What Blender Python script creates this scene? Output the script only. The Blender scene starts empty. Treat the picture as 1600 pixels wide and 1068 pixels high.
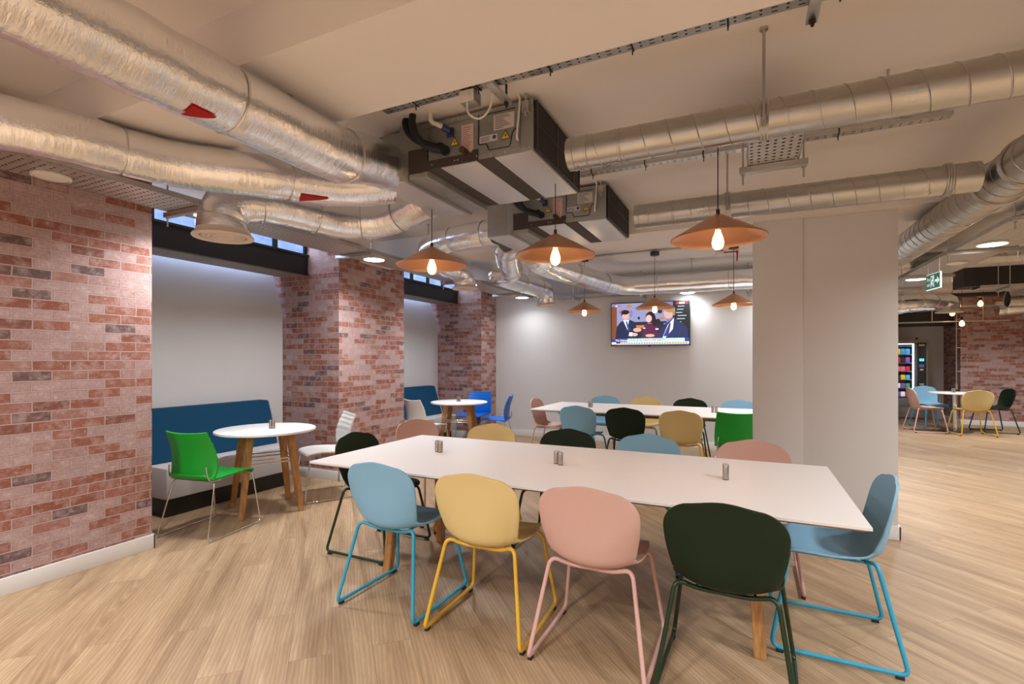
import bpy, bmesh, math, random
from mathutils import Vector, Matrix, noise
random.seed(7)
PI = math.pi
S = bpy.context.scene
COL = S.collection
R = math.radians

# ------------------------------------------------------------------ mesh builder
def catmull(P, n=8, closed=False):
    P = [Vector(p) for p in P]
    out = []
    N = len(P)
    segs = N if closed else N - 1
    for i in range(segs):
        if closed:
            a, b, c, d = P[(i - 1) % N], P[i], P[(i + 1) % N], P[(i + 2) % N]
        else:
            b, c = P[i], P[i + 1]
            a = P[i - 1] if i > 0 else b * 2 - c
            d = P[i + 2] if i + 2 < N else c * 2 - b
        for k in range(n):
            t = k / n
            out.append(0.5 * ((2 * b) + (c - a) * t + (2 * a - 5 * b + 4 * c - d) * t * t + (3 * b - a - 3 * c + d) * t ** 3))
    if not closed:
        out.append(P[-1])
    return out

def fillet(P, r, n=5, closed=False):
    P = [Vector(p) for p in P]
    N = len(P)
    rr = r if isinstance(r, (list, tuple)) else [r] * N
    out = []
    for i in range(N):
        if not closed and i in (0, N - 1):
            out.append(P[i]); continue
        a, b, c = P[(i - 1) % N], P[i], P[(i + 1) % N]
        u, v = (a - b), (c - b)
        q = min(rr[i], u.length * .48, v.length * .48)
        s, e = b + u.normalized() * q, b + v.normalized() * q
        for k in range(n + 1):
            t = k / n
            out.append((1 - t) ** 2 * s + 2 * t * (1 - t) * b + t * t * e)
    return out

class MB:
    def __init__(s):
        s.bm = bmesh.new()
    def quad(s, pts, mi=0):
        f = s.bm.faces.new([s.bm.verts.new(p) for p in pts]); f.material_index = mi
        return f
    def box(s, lo, hi, bev=0, mi=0, rot=None, piv=None):
        lo, hi = Vector(lo), Vector(hi)
        t = bmesh.new()
        bmesh.ops.create_cube(t, size=1)
        for v in t.verts:
            v.co = Vector(((lo[i] + hi[i]) / 2 + v.co[i] * (hi[i] - lo[i])) for i in range(3))
        if bev:
            bmesh.ops.bevel(t, geom=t.edges[:], offset=bev, segments=2, profile=.6, affect='EDGES')
        if rot is not None:
            pv = Vector(piv) if piv is not None else (lo + hi) / 2
            for v in t.verts: v.co = pv + rot @ (v.co - pv)
        s.absorb(t, mi)
    def absorb(s, t, mi=0, M=None):
        mp = {}
        for v in t.verts: mp[v] = s.bm.verts.new(M @ v.co if M else v.co)
        for f in t.faces:
            try:
                g = s.bm.faces.new([mp[v] for v in f.verts]); g.material_index = mi
            except ValueError: pass
        t.free()
    def loft(s, rings, closed=True, caps=True, mi=0, wrap=False):
        V = [[s.bm.verts.new(p) for p in r] for r in rings]
        n = len(V[0])
        m = len(V)
        for i in range(m if wrap else m - 1):
            A, B = V[i], V[(i + 1) % m]
            for k in range(n if closed else n - 1):
                f = s.bm.faces.new((A[k], A[(k + 1) % n], B[(k + 1) % n], B[k])); f.material_index = mi
        if caps and closed and not wrap:
            f = s.bm.faces.new(V[0][::-1]); f.material_index = mi
            f = s.bm.faces.new(V[-1]); f.material_index = mi
    def tube(s, P, r, seg=10, closed=False, caps=True, mi=0, flat=1):
        P = [Vector(p) for p in P]
        Q = [P[0]]
        for p in P[1:]:
            if (p - Q[-1]).length > 1e-5: Q.append(p)
        if closed and (Q[0] - Q[-1]).length < 1e-5: Q.pop()
        P = Q
        N = len(P)
        T = []
        for i in range(N):
            if closed: d = P[(i + 1) % N] - P[(i - 1) % N]
            else: d = P[min(i + 1, N - 1)] - P[max(i - 1, 0)]
            T.append(d.normalized())
        up = Vector((0, 0, 1)) if abs(T[0].z) < .9 else Vector((0, 1, 0))
        n = (up - T[0] * up.dot(T[0])).normalized()
        rings = []
        for i in range(N):
            if i:
                n = (n - T[i] * n.dot(T[i])).normalized()
            b = T[i].cross(n)
            ri = r[i] if isinstance(r, (list, tuple)) else (r(i / (N - 1)) if callable(r) else r)
            rings.append([P[i] + (n * math.cos(2 * PI * k / seg) * flat + b * math.sin(2 * PI * k / seg)) * ri for k in range(seg)])
        s.loft(rings, True, caps, mi, wrap=closed)
        return rings
    def cyl(s, a, b, r, seg=16, r2=None, mi=0):
        a, b = Vector(a), Vector(b)
        s.tube([a, b], [r, r if r2 is None else r2], seg, mi=mi)
    def lathe(s, prof, seg=32, c=(0, 0, 0), mi=0, caps=False):
        c = Vector(c)
        rings = [[c + Vector((r * math.cos(2 * PI * k / seg), r * math.sin(2 * PI * k / seg), z)) for k in range(seg)] for r, z in prof]
        s.loft(rings, True, caps, mi)
    def prism(s, poly, axis, a, b, mi=0):
        def mk(p, t):
            if axis == 0: return Vector((t, p[0], p[1]))
            if axis == 1: return Vector((p[0], t, p[1]))
            return Vector((p[0], p[1], t))
        s.loft([[mk(p, a) for p in poly], [mk(p, b) for p in poly]], True, True, mi)
    def build(s, name, mats, parent=None, smooth=40, M=None):
        bmesh.ops.recalc_face_normals(s.bm, faces=s.bm.faces[:])
        if M is not None: s.bm.transform(M)
        me = bpy.data.meshes.new(name)
        s.bm.to_mesh(me); s.bm.free()
        for m in (mats if isinstance(mats, (list, tuple)) else [mats]): me.materials.append(m)
        if smooth:
            me.polygons.foreach_set('use_smooth', [True] * len(me.polygons))
            try: me.set_sharp_from_angle(angle=R(smooth))
            except Exception: pass
        o = bpy.data.objects.new(name, me)
        COL.objects.link(o)
        if parent: o.parent = parent
        return o

def tag(o, label, cat, group=None):
    o['label'] = label; o['category'] = cat
    if group: o['group'] = group
    return o
def thing(name, label, cat, loc=(0, 0, 0), rz=0, group=None):
    o = bpy.data.objects.new(name, None); COL.objects.link(o)
    o.location = loc; o.rotation_euler = (0, 0, rz); o.empty_display_size = .1
    return tag(o, label, cat, group)
def struct(o, label=None):
    o['kind'] = 'structure'
    if label: o['label'] = label
    return o
def dup(root, loc=None, rz=None, label=None, group=None, mats=None):
    r = root.copy(); COL.objects.link(r)
    if loc is not None: r.location = loc
    if rz is not None: r.rotation_euler = (0, 0, rz)
    if label: r['label'] = label
    if group: r['group'] = group
    def rec(src, dst):
        for ch in list(src.children):
            c = ch.copy(); COL.objects.link(c); c.parent = dst
            recolour(c, mats)
            rec(ch, c)
    recolour(r, mats)
    rec(root, r)
    return r
def recolour(o, mats):
    if mats and o.type == 'MESH':
        k = o.name.split('.')[0]
        if k in mats:
            o.material_slots[0].link = 'OBJECT'; o.material_slots[0].material = mats[k]
def text_mesh(body, size, mat, M, name, parent=None, align='CENTER', bold=0):
    cu = bpy.data.curves.new('t', 'FONT'); cu.body = body; cu.size = size; cu.align_x = align; cu.align_y = 'CENTER'
    cu.offset = bold; cu.resolution_u = 3
    ob = bpy.data.objects.new('t', cu); COL.objects.link(ob)
    dg = bpy.context.evaluated_depsgraph_get()
    me = bpy.data.meshes.new_from_object(ob.evaluated_get(dg))
    bpy.data.objects.remove(ob); bpy.data.curves.remove(cu)
    me.transform(M); me.materials.clear(); me.materials.append(mat)
    o = bpy.data.objects.new(name, me); COL.objects.link(o)
    if parent: o.parent = parent
    return o

# ------------------------------------------------------------------ materials
def mat(name, col=(.8, .8, .8), rough=.5, metal=0, spec=.5, emit=None, es=0, coat=0):
    m = bpy.data.materials.new(name); m.use_nodes = True
    b = m.node_tree.nodes['Principled BSDF']
    b.inputs['Base Color'].default_value = (*col, 1); b.inputs['Roughness'].default_value = rough
    b.inputs['Metallic'].default_value = metal; b.inputs['Specular IOR Level'].default_value = spec
    b.inputs['Coat Weight'].default_value = coat
    if emit:
        b.inputs['Emission Color'].default_value = (*emit, 1); b.inputs['Emission Strength'].default_value = es
    return m
def nd(m, t, **k):
    n = m.node_tree.nodes.new(t)
    for a, v in k.items(): setattr(n, a, v)
    return n
def lk(m, a, b): m.node_tree.links.new(a, b)
def bsdf(m): return m.node_tree.nodes['Principled BSDF']
def math_(m, op, a, b=None):
    n = nd(m, 'ShaderNodeMath', operation=op)
    for i, x in enumerate((a, b)):
        if x is None: continue
        if isinstance(x, (int, float)): n.inputs[i].default_value = x
        else: lk(m, x, n.inputs[i])
    return n.outputs[0]
def mixc(m, f, a, b, mode='MIX'):
    n = nd(m, 'ShaderNodeMix', data_type='RGBA', blend_type=mode)
    if isinstance(f, (int, float)): n.inputs[0].default_value = f
    else: lk(m, f, n.inputs[0])
    for i, x in ((6, a), (7, b)):
        if isinstance(x, tuple): n.inputs[i].default_value = (*x, 1)
        else: lk(m, x, n.inputs[i])
    return n.outputs[2]
def ramp(m, fac, stops, interp='LINEAR'):
    n = nd(m, 'ShaderNodeValToRGB'); n.color_ramp.interpolation = interp
    e = n.color_ramp.elements
    while len(e) < len(stops): e.new(.5)
    for x, (p, c) in zip(e, stops):
        x.position = p; x.color = (*c, 1)
    lk(m, fac, n.inputs[0])
    return n.outputs[0]
def noise_(m, vec, scale, detail=3, rough=.5):
    n = nd(m, 'ShaderNodeTexNoise'); n.inputs['Scale'].default_value = scale
    n.inputs['Detail'].default_value = detail; n.inputs['Roughness'].default_value = rough
    if vec is not None: lk(m, vec, n.inputs['Vector'])
    return n.outputs['Fac']
def bump_(m, h, s, d=.01):
    n = nd(m, 'ShaderNodeBump'); n.inputs['Strength'].default_value = s; n.inputs['Distance'].default_value = d
    lk(m, h, n.inputs['Height']); lk(m, n.outputs[0], bsdf(m).inputs['Normal'])
def objco(m): return nd(m, 'ShaderNodeTexCoord').outputs['Object']
def mapping(m, vec, sc=(1, 1, 1), rot=(0, 0, 0)):
    n = nd(m, 'ShaderNodeMapping'); n.inputs['Scale'].default_value = sc; n.inputs['Rotation'].default_value = rot
    lk(m, vec, n.inputs['Vector']); return n.outputs[0]

def paint(name, col, rough=.6):
    m = mat(name, col, rough, spec=.3)
    c = objco(m)
    f = noise_(m, c, 3, 2)
    lk(m, mixc(m, f, tuple(x * .97 for x in col), tuple(min(1, x * 1.03) for x in col)), bsdf(m).inputs['Base Color'])
    bump_(m, noise_(m, c, 220, 2), .04, .002)
    return m
M_wall = paint('wall_paint', (.64, .635, .645))
M_ceil = paint('ceiling_paint', (.73, .695, .665))
M_white = mat('skirting_gloss', (.76, .75, .74), .35)

def brick_mat():
    m = mat('brick_wallpaper', rough=.75, spec=.25)
    c = objco(m)
    g = nd(m, 'ShaderNodeNewGeometry')
    sp = nd(m, 'ShaderNodeSeparateXYZ'); lk(m, c, sp.inputs[0])
    sn = nd(m, 'ShaderNodeSeparateXYZ'); lk(m, g.outputs['Normal'], sn.inputs[0])
    u = math_(m, 'ADD', math_(m, 'MULTIPLY', sp.outputs[0], math_(m, 'ABSOLUTE', sn.outputs[1])), math_(m, 'MULTIPLY', sp.outputs[1], math_(m, 'ABSOLUTE', sn.outputs[0])))
    cb = nd(m, 'ShaderNodeCombineXYZ'); lk(m, u, cb.inputs[0]); lk(m, sp.outputs[2], cb.inputs[1])
    v = cb.outputs[0]
    # wobble the joints a little
    nz = nd(m, 'ShaderNodeTexNoise'); nz.inputs['Scale'].default_value = 9; lk(m, v, nz.inputs['Vector'])
    off = nd(m, 'ShaderNodeVectorMath', operation='MULTIPLY_ADD'); lk(m, nz.outputs['Color'], off.inputs[0])
    off.inputs[1].default_value = (.012, .008, 0); lk(m, v, off.inputs[2])
    b = nd(m, 'ShaderNodeTexBrick'); lk(m, off.outputs[0], b.inputs['Vector'])
    b.inputs['Scale'].default_value = 1; b.inputs['Brick Width'].default_value = .19; b.inputs['Row Height'].default_value = .0625
    b.inputs['Mortar Size'].default_value = .0046; b.inputs['Mortar Smooth'].default_value = .55; b.offset = .5; b.squash = 1
    b.inputs['Color1'].default_value = (0, 0, 0, 1); b.inputs['Color2'].default_value = (1, 1, 1, 1); b.inputs['Mortar'].default_value = (.5, .5, .5, 1)
    col = ramp(m, b.outputs['Color'], [(0, (.41, .28, .268)), (.30, (.45, .31, .30)), (.42, (.37, .22, .195)), (.52, (.33, .135, .10)), (.88, (.27, .095, .065)), (.93, (.17, .10, .095)), (1, (.15, .10, .10))])
    n1 = noise_(m, v, 14, 6, .65); n2 = noise_(m, v, 60, 4, .6)
    white = ramp(m, n1, [(.46, (0, 0, 0)), (.70, (1, 1, 1))])
    wf = math_(m, 'MULTIPLY', white, .55)
    col = mixc(m, wf, col, (.60, .47, .46))
    n3 = noise_(m, mapping(m, v, (1, 1.6, 1), ), 26, 5, .7)
    spk = ramp(m, n3, [(.60, (0, 0, 0)), (.70, (1, 1, 1))])
    col = mixc(m, math_(m, 'MULTIPLY', spk, .5), col, (.66, .54, .53))
    sc = ramp(m, noise_(m, mapping(m, v, (1, 2.2, 1)), 40, 6, .72), [(.30, (1, 1, 1)), (.40, (0, 0, 0))])
    col = mixc(m, math_(m, 'MULTIPLY', sc, .5), col, (.14, .06, .05))
    dk = ramp(m, n2, [(.30, (.72, .72, .72)), (.6, (1.06, 1.06, 1.06))])
    col = mixc(m, .7, col, dk, 'MULTIPLY')
    b2 = nd(m, 'ShaderNodeTexBrick'); lk(m, off.outputs[0], b2.inputs['Vector']); b2.offset = .5; b2.squash = 1
    b2.inputs['Scale'].default_value = 1; b2.inputs['Brick Width'].default_value = .19; b2.inputs['Row Height'].default_value = .0625
    b2.inputs['Mortar Size'].default_value = .011; b2.inputs['Mortar Smooth'].default_value = .9
    edge = math_(m, 'MULTIPLY', b2.outputs['Fac'], math_(m, 'ADD', .35, math_(m, 'MULTIPLY', n1, .9)))
    col = mixc(m, edge, col, mixc(m, .6, col, (.16, .075, .06)))
    mort = mixc(m, noise_(m, v, 30, 3), (.40, .28, .265), (.56, .42, .40))
    col = mixc(m, b.outputs['Fac'], col, mort)
    lk(m, col, bsdf(m).inputs['Base Color'])
    return m
M_brick = brick_mat()

def floor_mat():
    m = mat('oak_plank_floor', rough=.42, spec=.4)
    c = mapping(m, objco(m), rot=(0, 0, R(45)))       # planks run along (-1, 1)
    # after rotation by +45 the direction (-1,1) maps to -X
    b = nd(m, 'ShaderNodeTexBrick'); lk(m, c, b.inputs['Vector'])
    b.inputs['Scale'].default_value = 1; b.inputs['Brick Width'].default_value = 1.25; b.inputs['Row Height'].default_value = .185
    b.inputs['Mortar Size'].default_value = .0008; b.inputs['Mortar Smooth'].default_value = .1; b.offset = .37
    b.inputs['Color1'].default_value = (0, 0, 0, 1); b.inputs['Color2'].default_value = (1, 1, 1, 1); b.inputs['Mortar'].default_value = (.5, .5, .5, 1)
    rnd = b.outputs['Color']
    # shift grain per plank
    sh = nd(m, 'ShaderNodeVectorMath', operation='MULTIPLY_ADD'); lk(m, rnd, sh.inputs[0]); sh.inputs[1].default_value = (37, 11, 5); lk(m, c, sh.inputs[2])
    v = sh.outputs[0]
    gn = nd(m, 'ShaderNodeTexNoise'); gn.inputs['Scale'].default_value = 2.0; gn.inputs['Detail'].default_value = 4; gn.inputs['Roughness'].default_value = .5; gn.inputs['Distortion'].default_value = .5
    lk(m, mapping(m, v, (.55, 5.0, 1)), gn.inputs['Vector']); g1 = gn.outputs['Fac']
    g2 = noise_(m, mapping(m, v, (5, 110, 1)), 3.0, 4, .6)
    # cathedral figure
    w = nd(m, 'ShaderNodeTexWave', wave_type='RINGS', rings_direction='Z'); lk(m, mapping(m, v, (.55, 5.2, 1)), w.inputs['Vector'])
    w.inputs['Scale'].default_value = 3.2; w.inputs['Distortion'].default_value = 9; w.inputs['Detail'].default_value = 3; w.inputs['Detail Scale'].default_value = .9
    col = ramp(m, g1, [(.28, (.270, .172, .095)), (.48, (.375, .252, .148)), (.56, (.400, .275, .165)), (.72, (.485, .348, .218))])
    col = mixc(m, .5, col, ramp(m, w.outputs['Fac'], [(0, (.78, .76, .74)), (.5, (1, 1, 1)), (.88, (1.03, 1.03, 1.03)), (1, (1.4, 1.38, 1.32))]), 'MULTIPLY')
    col = mixc(m, .36, col, ramp(m, g2, [(.3, (.70, .68, .66)), (.6, (1.06, 1.06, 1.06))]), 'MULTIPLY')
    col = mixc(m, .8, col, ramp(m, rnd, [(0, (.90, .89, .88)), (.5, (1, 1, 1)), (1, (1.07, 1.07, 1.07))]), 'MULTIPLY')
    col = mixc(m, b.outputs['Fac'], col, (.12, .075, .045))
    lk(m, col, bsdf(m).inputs['Base Color'])
    lk(m, ramp(m, g2, [(.3, (.5, .5, .5)), (.7, (.36, .36, .36))]), bsdf(m).inputs['Roughness'])
    bump_(m, g2, .12, .002)
    return m
M_floor = floor_mat()

def foil_mat():
    m = mat('foil_insulation', (.85, .855, .87), .1, 1)
    bsdf(m).inputs['Thin Film IOR'].default_value = 1.38
    c = objco(m)
    tf = nd(m, 'ShaderNodeMapRange'); lk(m, noise_(m, c, 3.2, 3), tf.inputs[0]); tf.inputs[1].default_value = .3; tf.inputs[2].default_value = .7; tf.inputs[3].default_value = 215; tf.inputs[4].default_value = 400
    lk(m, tf.outputs[0], bsdf(m).inputs['Thin Film Thickness'])
    uv = nd(m, 'ShaderNodeTexCoord').outputs['UV']
    w1 = noise_(m, mapping(m, uv, (48, 9, 1)), 1.0, 5, .6)       # fine creases running around the duct
    w2 = noise_(m, c, 55, 6, .65)
    w3 = noise_(m, c, 9, 2, .5)
    h = math_(m, 'ADD', math_(m, 'MULTIPLY', w1, math_(m, 'MULTIPLY', w3, 1.5)), math_(m, 'MULTIPLY', w2, .35))
    bump_(m, h, .5, .011)
    lk(m, ramp(m, noise_(m, c, 5, 3), [(.3, (.05, .05, .05)), (.7, (.13, .13, .13))]), bsdf(m).inputs['Roughness'])
    return m
M_foil = foil_mat()
M_foiltape = mat('foil_tape', (.62, .59, .55), .3, 1)
def galv(name, col, rough):
    m = mat(name, col, rough, 1)
    c = objco(m)
    f = noise_(m, c, 18, 4)
    lk(m, mixc(m, f, tuple(x * .88 for x in col), tuple(min(1, x * 1.08) for x in col)), bsdf(m).inputs['Base Color'])
    lk(m, ramp(m, noise_(m, c, 7, 4), [(.3, (rough * .75,) * 3), (.7, (rough * 1.25,) * 3)]), bsdf(m).inputs['Roughness'])
    return m
M_galv = galv('galvanised_steel', (.50, .485, .45), .34)
M_galv2 = galv('galvanised_sheet', (.40, .40, .375), .5)
M_zinc = galv('zinc_strut', (.55, .54, .52), .4)
M_pale = mat('pale_steel_panel', (.62, .62, .63), .38, .6)
M_black = mat('black_foam', (.022, .019, .016), .8)
M_brown = mat('dark_brown_foam', (.055, .042, .035), .8)
M_hose = mat('black_rubber', (.010, .010, .010), .65)
M_wplast = mat('white_plastic', (.72, .70, .66), .4)
M_creamdif = mat('cream_diffuser', (.66, .58, .50), .5)
M_copper = mat('brushed_copper', (.60, .295, .155), .34, .9)
M_chrome = mat('chrome', (.72, .70, .68), .12, 1)
M_steel = mat('brushed_steel', (.50, .45, .41), .33, 1)
M_table = mat('white_laminate', (.82, .81, .81), .4)
M_edge = mat('ply_edge', (.34, .24, .17), .6)
def oak_mat():
    m = mat('oak', rough=.5)
    c = mapping(m, objco(m), (9, 9, 1.2))
    f = noise_(m, c, 6, 5, .6)
    lk(m, ramp(m, f, [(.3, (.28, .125, .035)), (.55, (.44, .215, .07)), (.75, (.53, .28, .10))]), bsdf(m).inputs['Base Color'])
    return m
M_oak = oak_mat()
def fabric(name, col):
    m = mat(name, col, .85, spec=.2)
    c = objco(m)
    f = noise_(m, c, 400, 2)
    lk(m, mixc(m, f, tuple(x * .8 for x in col), tuple(x * 1.15 for x in col)), bsdf(m).inputs['Base Color'])
    bump_(m, f, .15, .002)
    return m
M_navy = fabric('navy_fabric', (.006, .055, .125))
M_greyfab = fabric('grey_fabric', (.52, .50, .50))
M_plinth = mat('black_plinth', (.012, .011, .010), .5)
M_blackmetal = mat('black_metal', (.018, .016, .016), .4)
M_blacksat = mat('black_paint', (.012, .011, .012), .5)
M_tan = paint('soffit_render', (.30, .27, .22))
M_rubber = mat('glide_rubber', (.015, .015, .015), .6)
M_led = mat('led_diffuser', (.9, .9, .9), .5, emit=(.98, .99, 1), es=14)
M_dim = mat('unlit_disc', (.70, .66, .60), .5)
M_bulb = mat('filament_bulb', (.95, .6, .2), .2, emit=(1, .50, .13), es=9)
M_fil = mat('filament', (1, .8, .4), .2, emit=(1, .74, .34), es=70)
M_red = mat('red_label', (.60, .012, .016), .35)
M_redpipe = mat('red_conduit', (.40, .03, .025), .4)
M_label = mat('paper_label', (.60, .55, .53), .5)
M_pinklab = mat('pink_label', (.60, .46, .43), .5)
M_ink = mat('label_ink', (.12, .11, .11), .6)
M_blueink = mat('blue_ink', (.03, .06, .25), .5)
M_yel = mat('warning_yellow', (.75, .50, .02), .5)
M_bluepl = mat('blue_plastic', (.02, .03, .13), .4)
M_brass = mat('copper_pipe', (.14, .06, .035), .45, .6)

def perf_mat(name, col, px, py, r, axis):
    """steel with punched holes: the holes really let the view through."""
    m = mat(name, col, .42, .9)
    sp = nd(m, 'ShaderNodeSeparateXYZ'); lk(m, objco(m), sp.inputs[0])
    a, b = (sp.outputs[0], sp.outputs[1]) if axis == 'Y' else (sp.outputs[1], sp.outputs[0])
    def cell(v, p):
        f = math_(m, 'FRACT', math_(m, 'DIVIDE', v, p))
        return math_(m, 'MULTIPLY', math_(m, 'SUBTRACT', f, .5), p)
    u, v = cell(a, px), cell(b, py)
    d = math_(m, 'SQRT', math_(m, 'ADD', math_(m, 'MULTIPLY', u, u), math_(m, 'MULTIPLY', v, v)))
    hole = math_(m, 'LESS_THAN', d, r)
    slot = math_(m, 'MULTIPLY', math_(m, 'LESS_THAN', math_(m, 'ABSOLUTE', u), r * 1.5), math_(m, 'LESS_THAN', math_(m, 'ABSOLUTE', v), r * .5))
    tr = nd(m, 'ShaderNodeBsdfTransparent'); mx = nd(m, 'ShaderNodeMixShader')
    lk(m, hole, mx.inputs[0]); lk(m, bsdf(m).outputs[0], mx.inputs[1]); lk(m, tr.outputs[0], mx.inputs[2])
    out = [n for n in m.node_tree.nodes if n.type == 'OUTPUT_MATERIAL'][0]
    lk(m, mx.outputs[0], out.inputs['Surface'])
    return m
M_perfY = perf_mat('perforated_tray', (.62, .59, .56), .036, .045, .0085, 'Y')
M_perfX = perf_mat('perforated_tray_cross', (.62, .59, .56), .036, .045, .0085, 'X')
def glass_mat():
    m = mat('clear_glass', (1, 1, 1), .02)
    tr = nd(m, 'ShaderNodeBsdfTransparent'); gl = nd(m, 'ShaderNodeBsdfGlossy'); gl.inputs['Roughness'].default_value = .02
    fr = nd(m, 'ShaderNodeFresnel'); fr.inputs[0].default_value = 1.45
    mx = nd(m, 'ShaderNodeMixShader'); lk(m, fr.outputs[0], mx.inputs[0]); lk(m, tr.outputs[0], mx.inputs[1]); lk(m, gl.outputs[0], mx.inputs[2])
    out = [n for n in m.node_tree.nodes if n.type == 'OUTPUT_MATERIAL'][0]
    lk(m, mx.outputs[0], out.inputs['Surface'])
    return m
M_glass = glass_mat()
def window_mat():
    m = mat('daylit_frosted_pane', (.3, .4, .6), .4)
    f = noise_(m, mapping(m, objco(m), (3, 3, 6)), 3, 4)
    col = ramp(m, f, [(.3, (.12, .24, .58)), (.7, (.34, .50, .86))])
    lk(m, col, bsdf(m).inputs['Emission Color']); bsdf(m).inputs['Emission Strength'].default_value = .75
    return m
M_pane = window_mat()

# ------------------------------------------------------------------ room shell
ZS, ZB = 2.75, 2.53      # slab and beam soffit
XP1, XP, XA = -3.935, -4.20, -5.10
def bx(name, lo, hi, m, label=None, bev=0):
    b = MB(); b.box(lo, hi, bev); return struct(b.build(name, m), label)
b = MB(); b.quad([(-5.6, -4.2, 0), (9.2, -4.2, 0), (9.2, 15.4, 0), (-5.6, 15.4, 0)]); b.box((-5.6, -4.2, -.1), (9.2, 15.4, -.001)); struct(b.build('floor', M_floor), 'oak plank floor laid diagonally')
bx('ceiling', (-5.6, -4.2, ZS), (9.2, 15.4, ZS + .15), M_ceil, 'warm white painted ceiling slab')
bx('beam_front', (-3.94, 1.32, ZB), (9, 1.835, ZS), M_ceil, 'wide white ceiling beam over the front of the room')
bx('beam_back', (-4.19, 4.64, ZB), (9, 5.19, ZS), M_ceil, 'white ceiling beam running over the square pillar')
bx('beam_far', (2.95, 9.75, 2.47), (9, 10.2, ZS), mat('dark_bulkhead', (.022, .017, .015), .6), 'dark bulkhead under the ceiling of the far hall')
bx('wall_left', (-5.5, -4.1, 0), (XP1, 2.19, ZS), M_brick, 'brick papered wall nearest the camera')
bx('wall_pier', (-5.5, 4.31, 0), (XP, 5.50, ZS), M_brick, 'brick papered pier between the two seating alcoves')
bx('wall_corner', (-5.5, 7.67, 0), (XP, 8.4, ZS), M_brick, 'brick papered pier in the far corner beside the grey wall')
bx('wall_back', (XP, 8.23, 0), (1.25, 8.4, ZS), M_wall, 'pale grey back wall carrying the television')
for nm, y0, y1, lab in (('wall_alcove', 2.19, 4.31, 'white sloping back wall of the nearer seating alcove'), ('wall_alcove', 5.50, 7.67, 'white sloping back wall of the farther seating alcove')):
    b = MB(); b.prism([(-5.5, 0), (XA, 0), (XA, 1.93), (-5.26, 2.40), (-5.26, ZS), (-5.5, ZS)], 1, y0, y1); struct(b.build(nm, M_wall, smooth=20), lab)
bx('wall_rear', (-5.5, -4.2, 0), (9.2, -4.1, ZS), M_wall)
bx('wall_right', (9.0, -4.1, 0), (9.1, 15.3, ZS), M_wall)
# square pillar: two blocks, the left one standing a touch prouder
b = MB(); b.box((.04, 4.70, 0), (.405, 5.18, ZB), .004); b.box((.405, 4.72, 0), (1.04, 5.18, ZB), .004)
struct(b.build('pillar', M_wall), 'square white pillar behind the long table')
# far hall end: alcove with vending machine and brick wall
bx('wall_far', (4.06, 13.6, 0), (9.1, 15.3, ZS), M_brick, 'brick papered wall at the far end of the hall')
bx('wall_far_alcove', (1.2, 14.6, 0), (4.06, 15.3, ZS), M_wall, 'white recess wall behind the vending machine')
bx('wall_far_side', (1.1, 8.4, 0), (1.25, 15.3, ZS), M_wall)

def skirting(name, segs, label):
    b = MB()
    for lo, hi in segs: b.box(lo, hi, .004)
    struct(b.build(name, M_white), label)
H = .105; T = .016
skirting('baseboard_left', [((XP1, -4.1, 0), (XP1 + T, 2.19 + T, H)), ((XA, 2.19, 0), (XP1 + T, 2.19 + T, H))], 'white skirting under the near brick wall')
skirting('baseboard_pier', [((XP, 4.31 - T, 0), (XP + T, 5.5 + T, H)), ((XA, 4.31 - T, 0), (XP + T, 4.31, H)), ((XA, 5.5, 0), (XP + T, 5.5 + T, H))], 'white skirting around the brick pier')
skirting('baseboard_corner', [((XP, 7.67 - T, 0), (XP + T, 8.23, H)), ((XA, 7.67 - T, 0), (XP + T, 7.67, H))], 'white skirting around the corner brick pier')
skirting('baseboard_back', [((XP + T, 8.23 - T, 0), (1.25, 8.23, H))], 'white skirting along the grey back wall')
skirting('baseboard_alcove', [((XA, 2.19 + T, 0), (XA + T, 4.31 - T, H)), ((XA, 5.5 + T, 0), (XA + T, 7.67 - T, H))], 'white skirting at the back of the alcoves')
skirting('baseboard_pillar', [((.04 - T, 4.70 - T, 0), (.405 + T * .3, 4.70, H)), ((.405, 4.72 - T, 0), (1.04 + T, 4.72, H)), ((1.04, 4.72 - T, 0), (1.04 + T, 5.18, H)), ((.04 - T, 4.70 - T, 0), (.04, 5.18, H))], 'white skirting around the pillar')
skirting('baseboard_far', [((4.06 - T, 13.6 - T, 0), (9, 13.6, H)), ((4.06 - T, 13.6 - T, 0), (4.06, 14.6, H))], 'white skirting under the far brick wall')

# alcove lintels and clerestory windows
def clerestory(n, y0, y1, lab):
    b = MB(); b.box((-4.70, y0, 2.37), (-4.68, y1, 2.595), 0); b.box((-4.72, y0, 2.36), (-4.66, y1, 2.375), 0)
    b.box((-4.74, y0, 2.575), (-4.66, y1, 2.6), 0)
    fas = struct(b.build('lintel', M_blacksat), 'black steel lintel across the ' + lab)
    b = MB(); b.box((-5.15, y0, 2.376), (-4.70, y1, 2.57)); o = struct(b.build('soffit', M_tan), 'rough grey underside of the lintel across the ' + lab); 
    w = bpy.data.objects.new('window_%d' % n, None); COL.objects.link(w); struct(w, 'blue daylit clerestory window over the ' + lab)
    b = MB()
    N = 5
    for k in range(N + 1):
        y = y0 + (y1 - y0) * k / N
        b.box((-4.76, max(y0, y - .022), 2.60), (-4.70, min(y1, y + .022), ZS))
    b.box((-4.76, y0, 2.725), (-4.70, y1, ZS))
    struct(b.build('window_frame', M_blacksat, w))
    b = MB(); b.box((-4.745, y0, 2.60), (-4.735, y1, 2.73)); struct(b.build('window_pane', M_pane, w))
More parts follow.
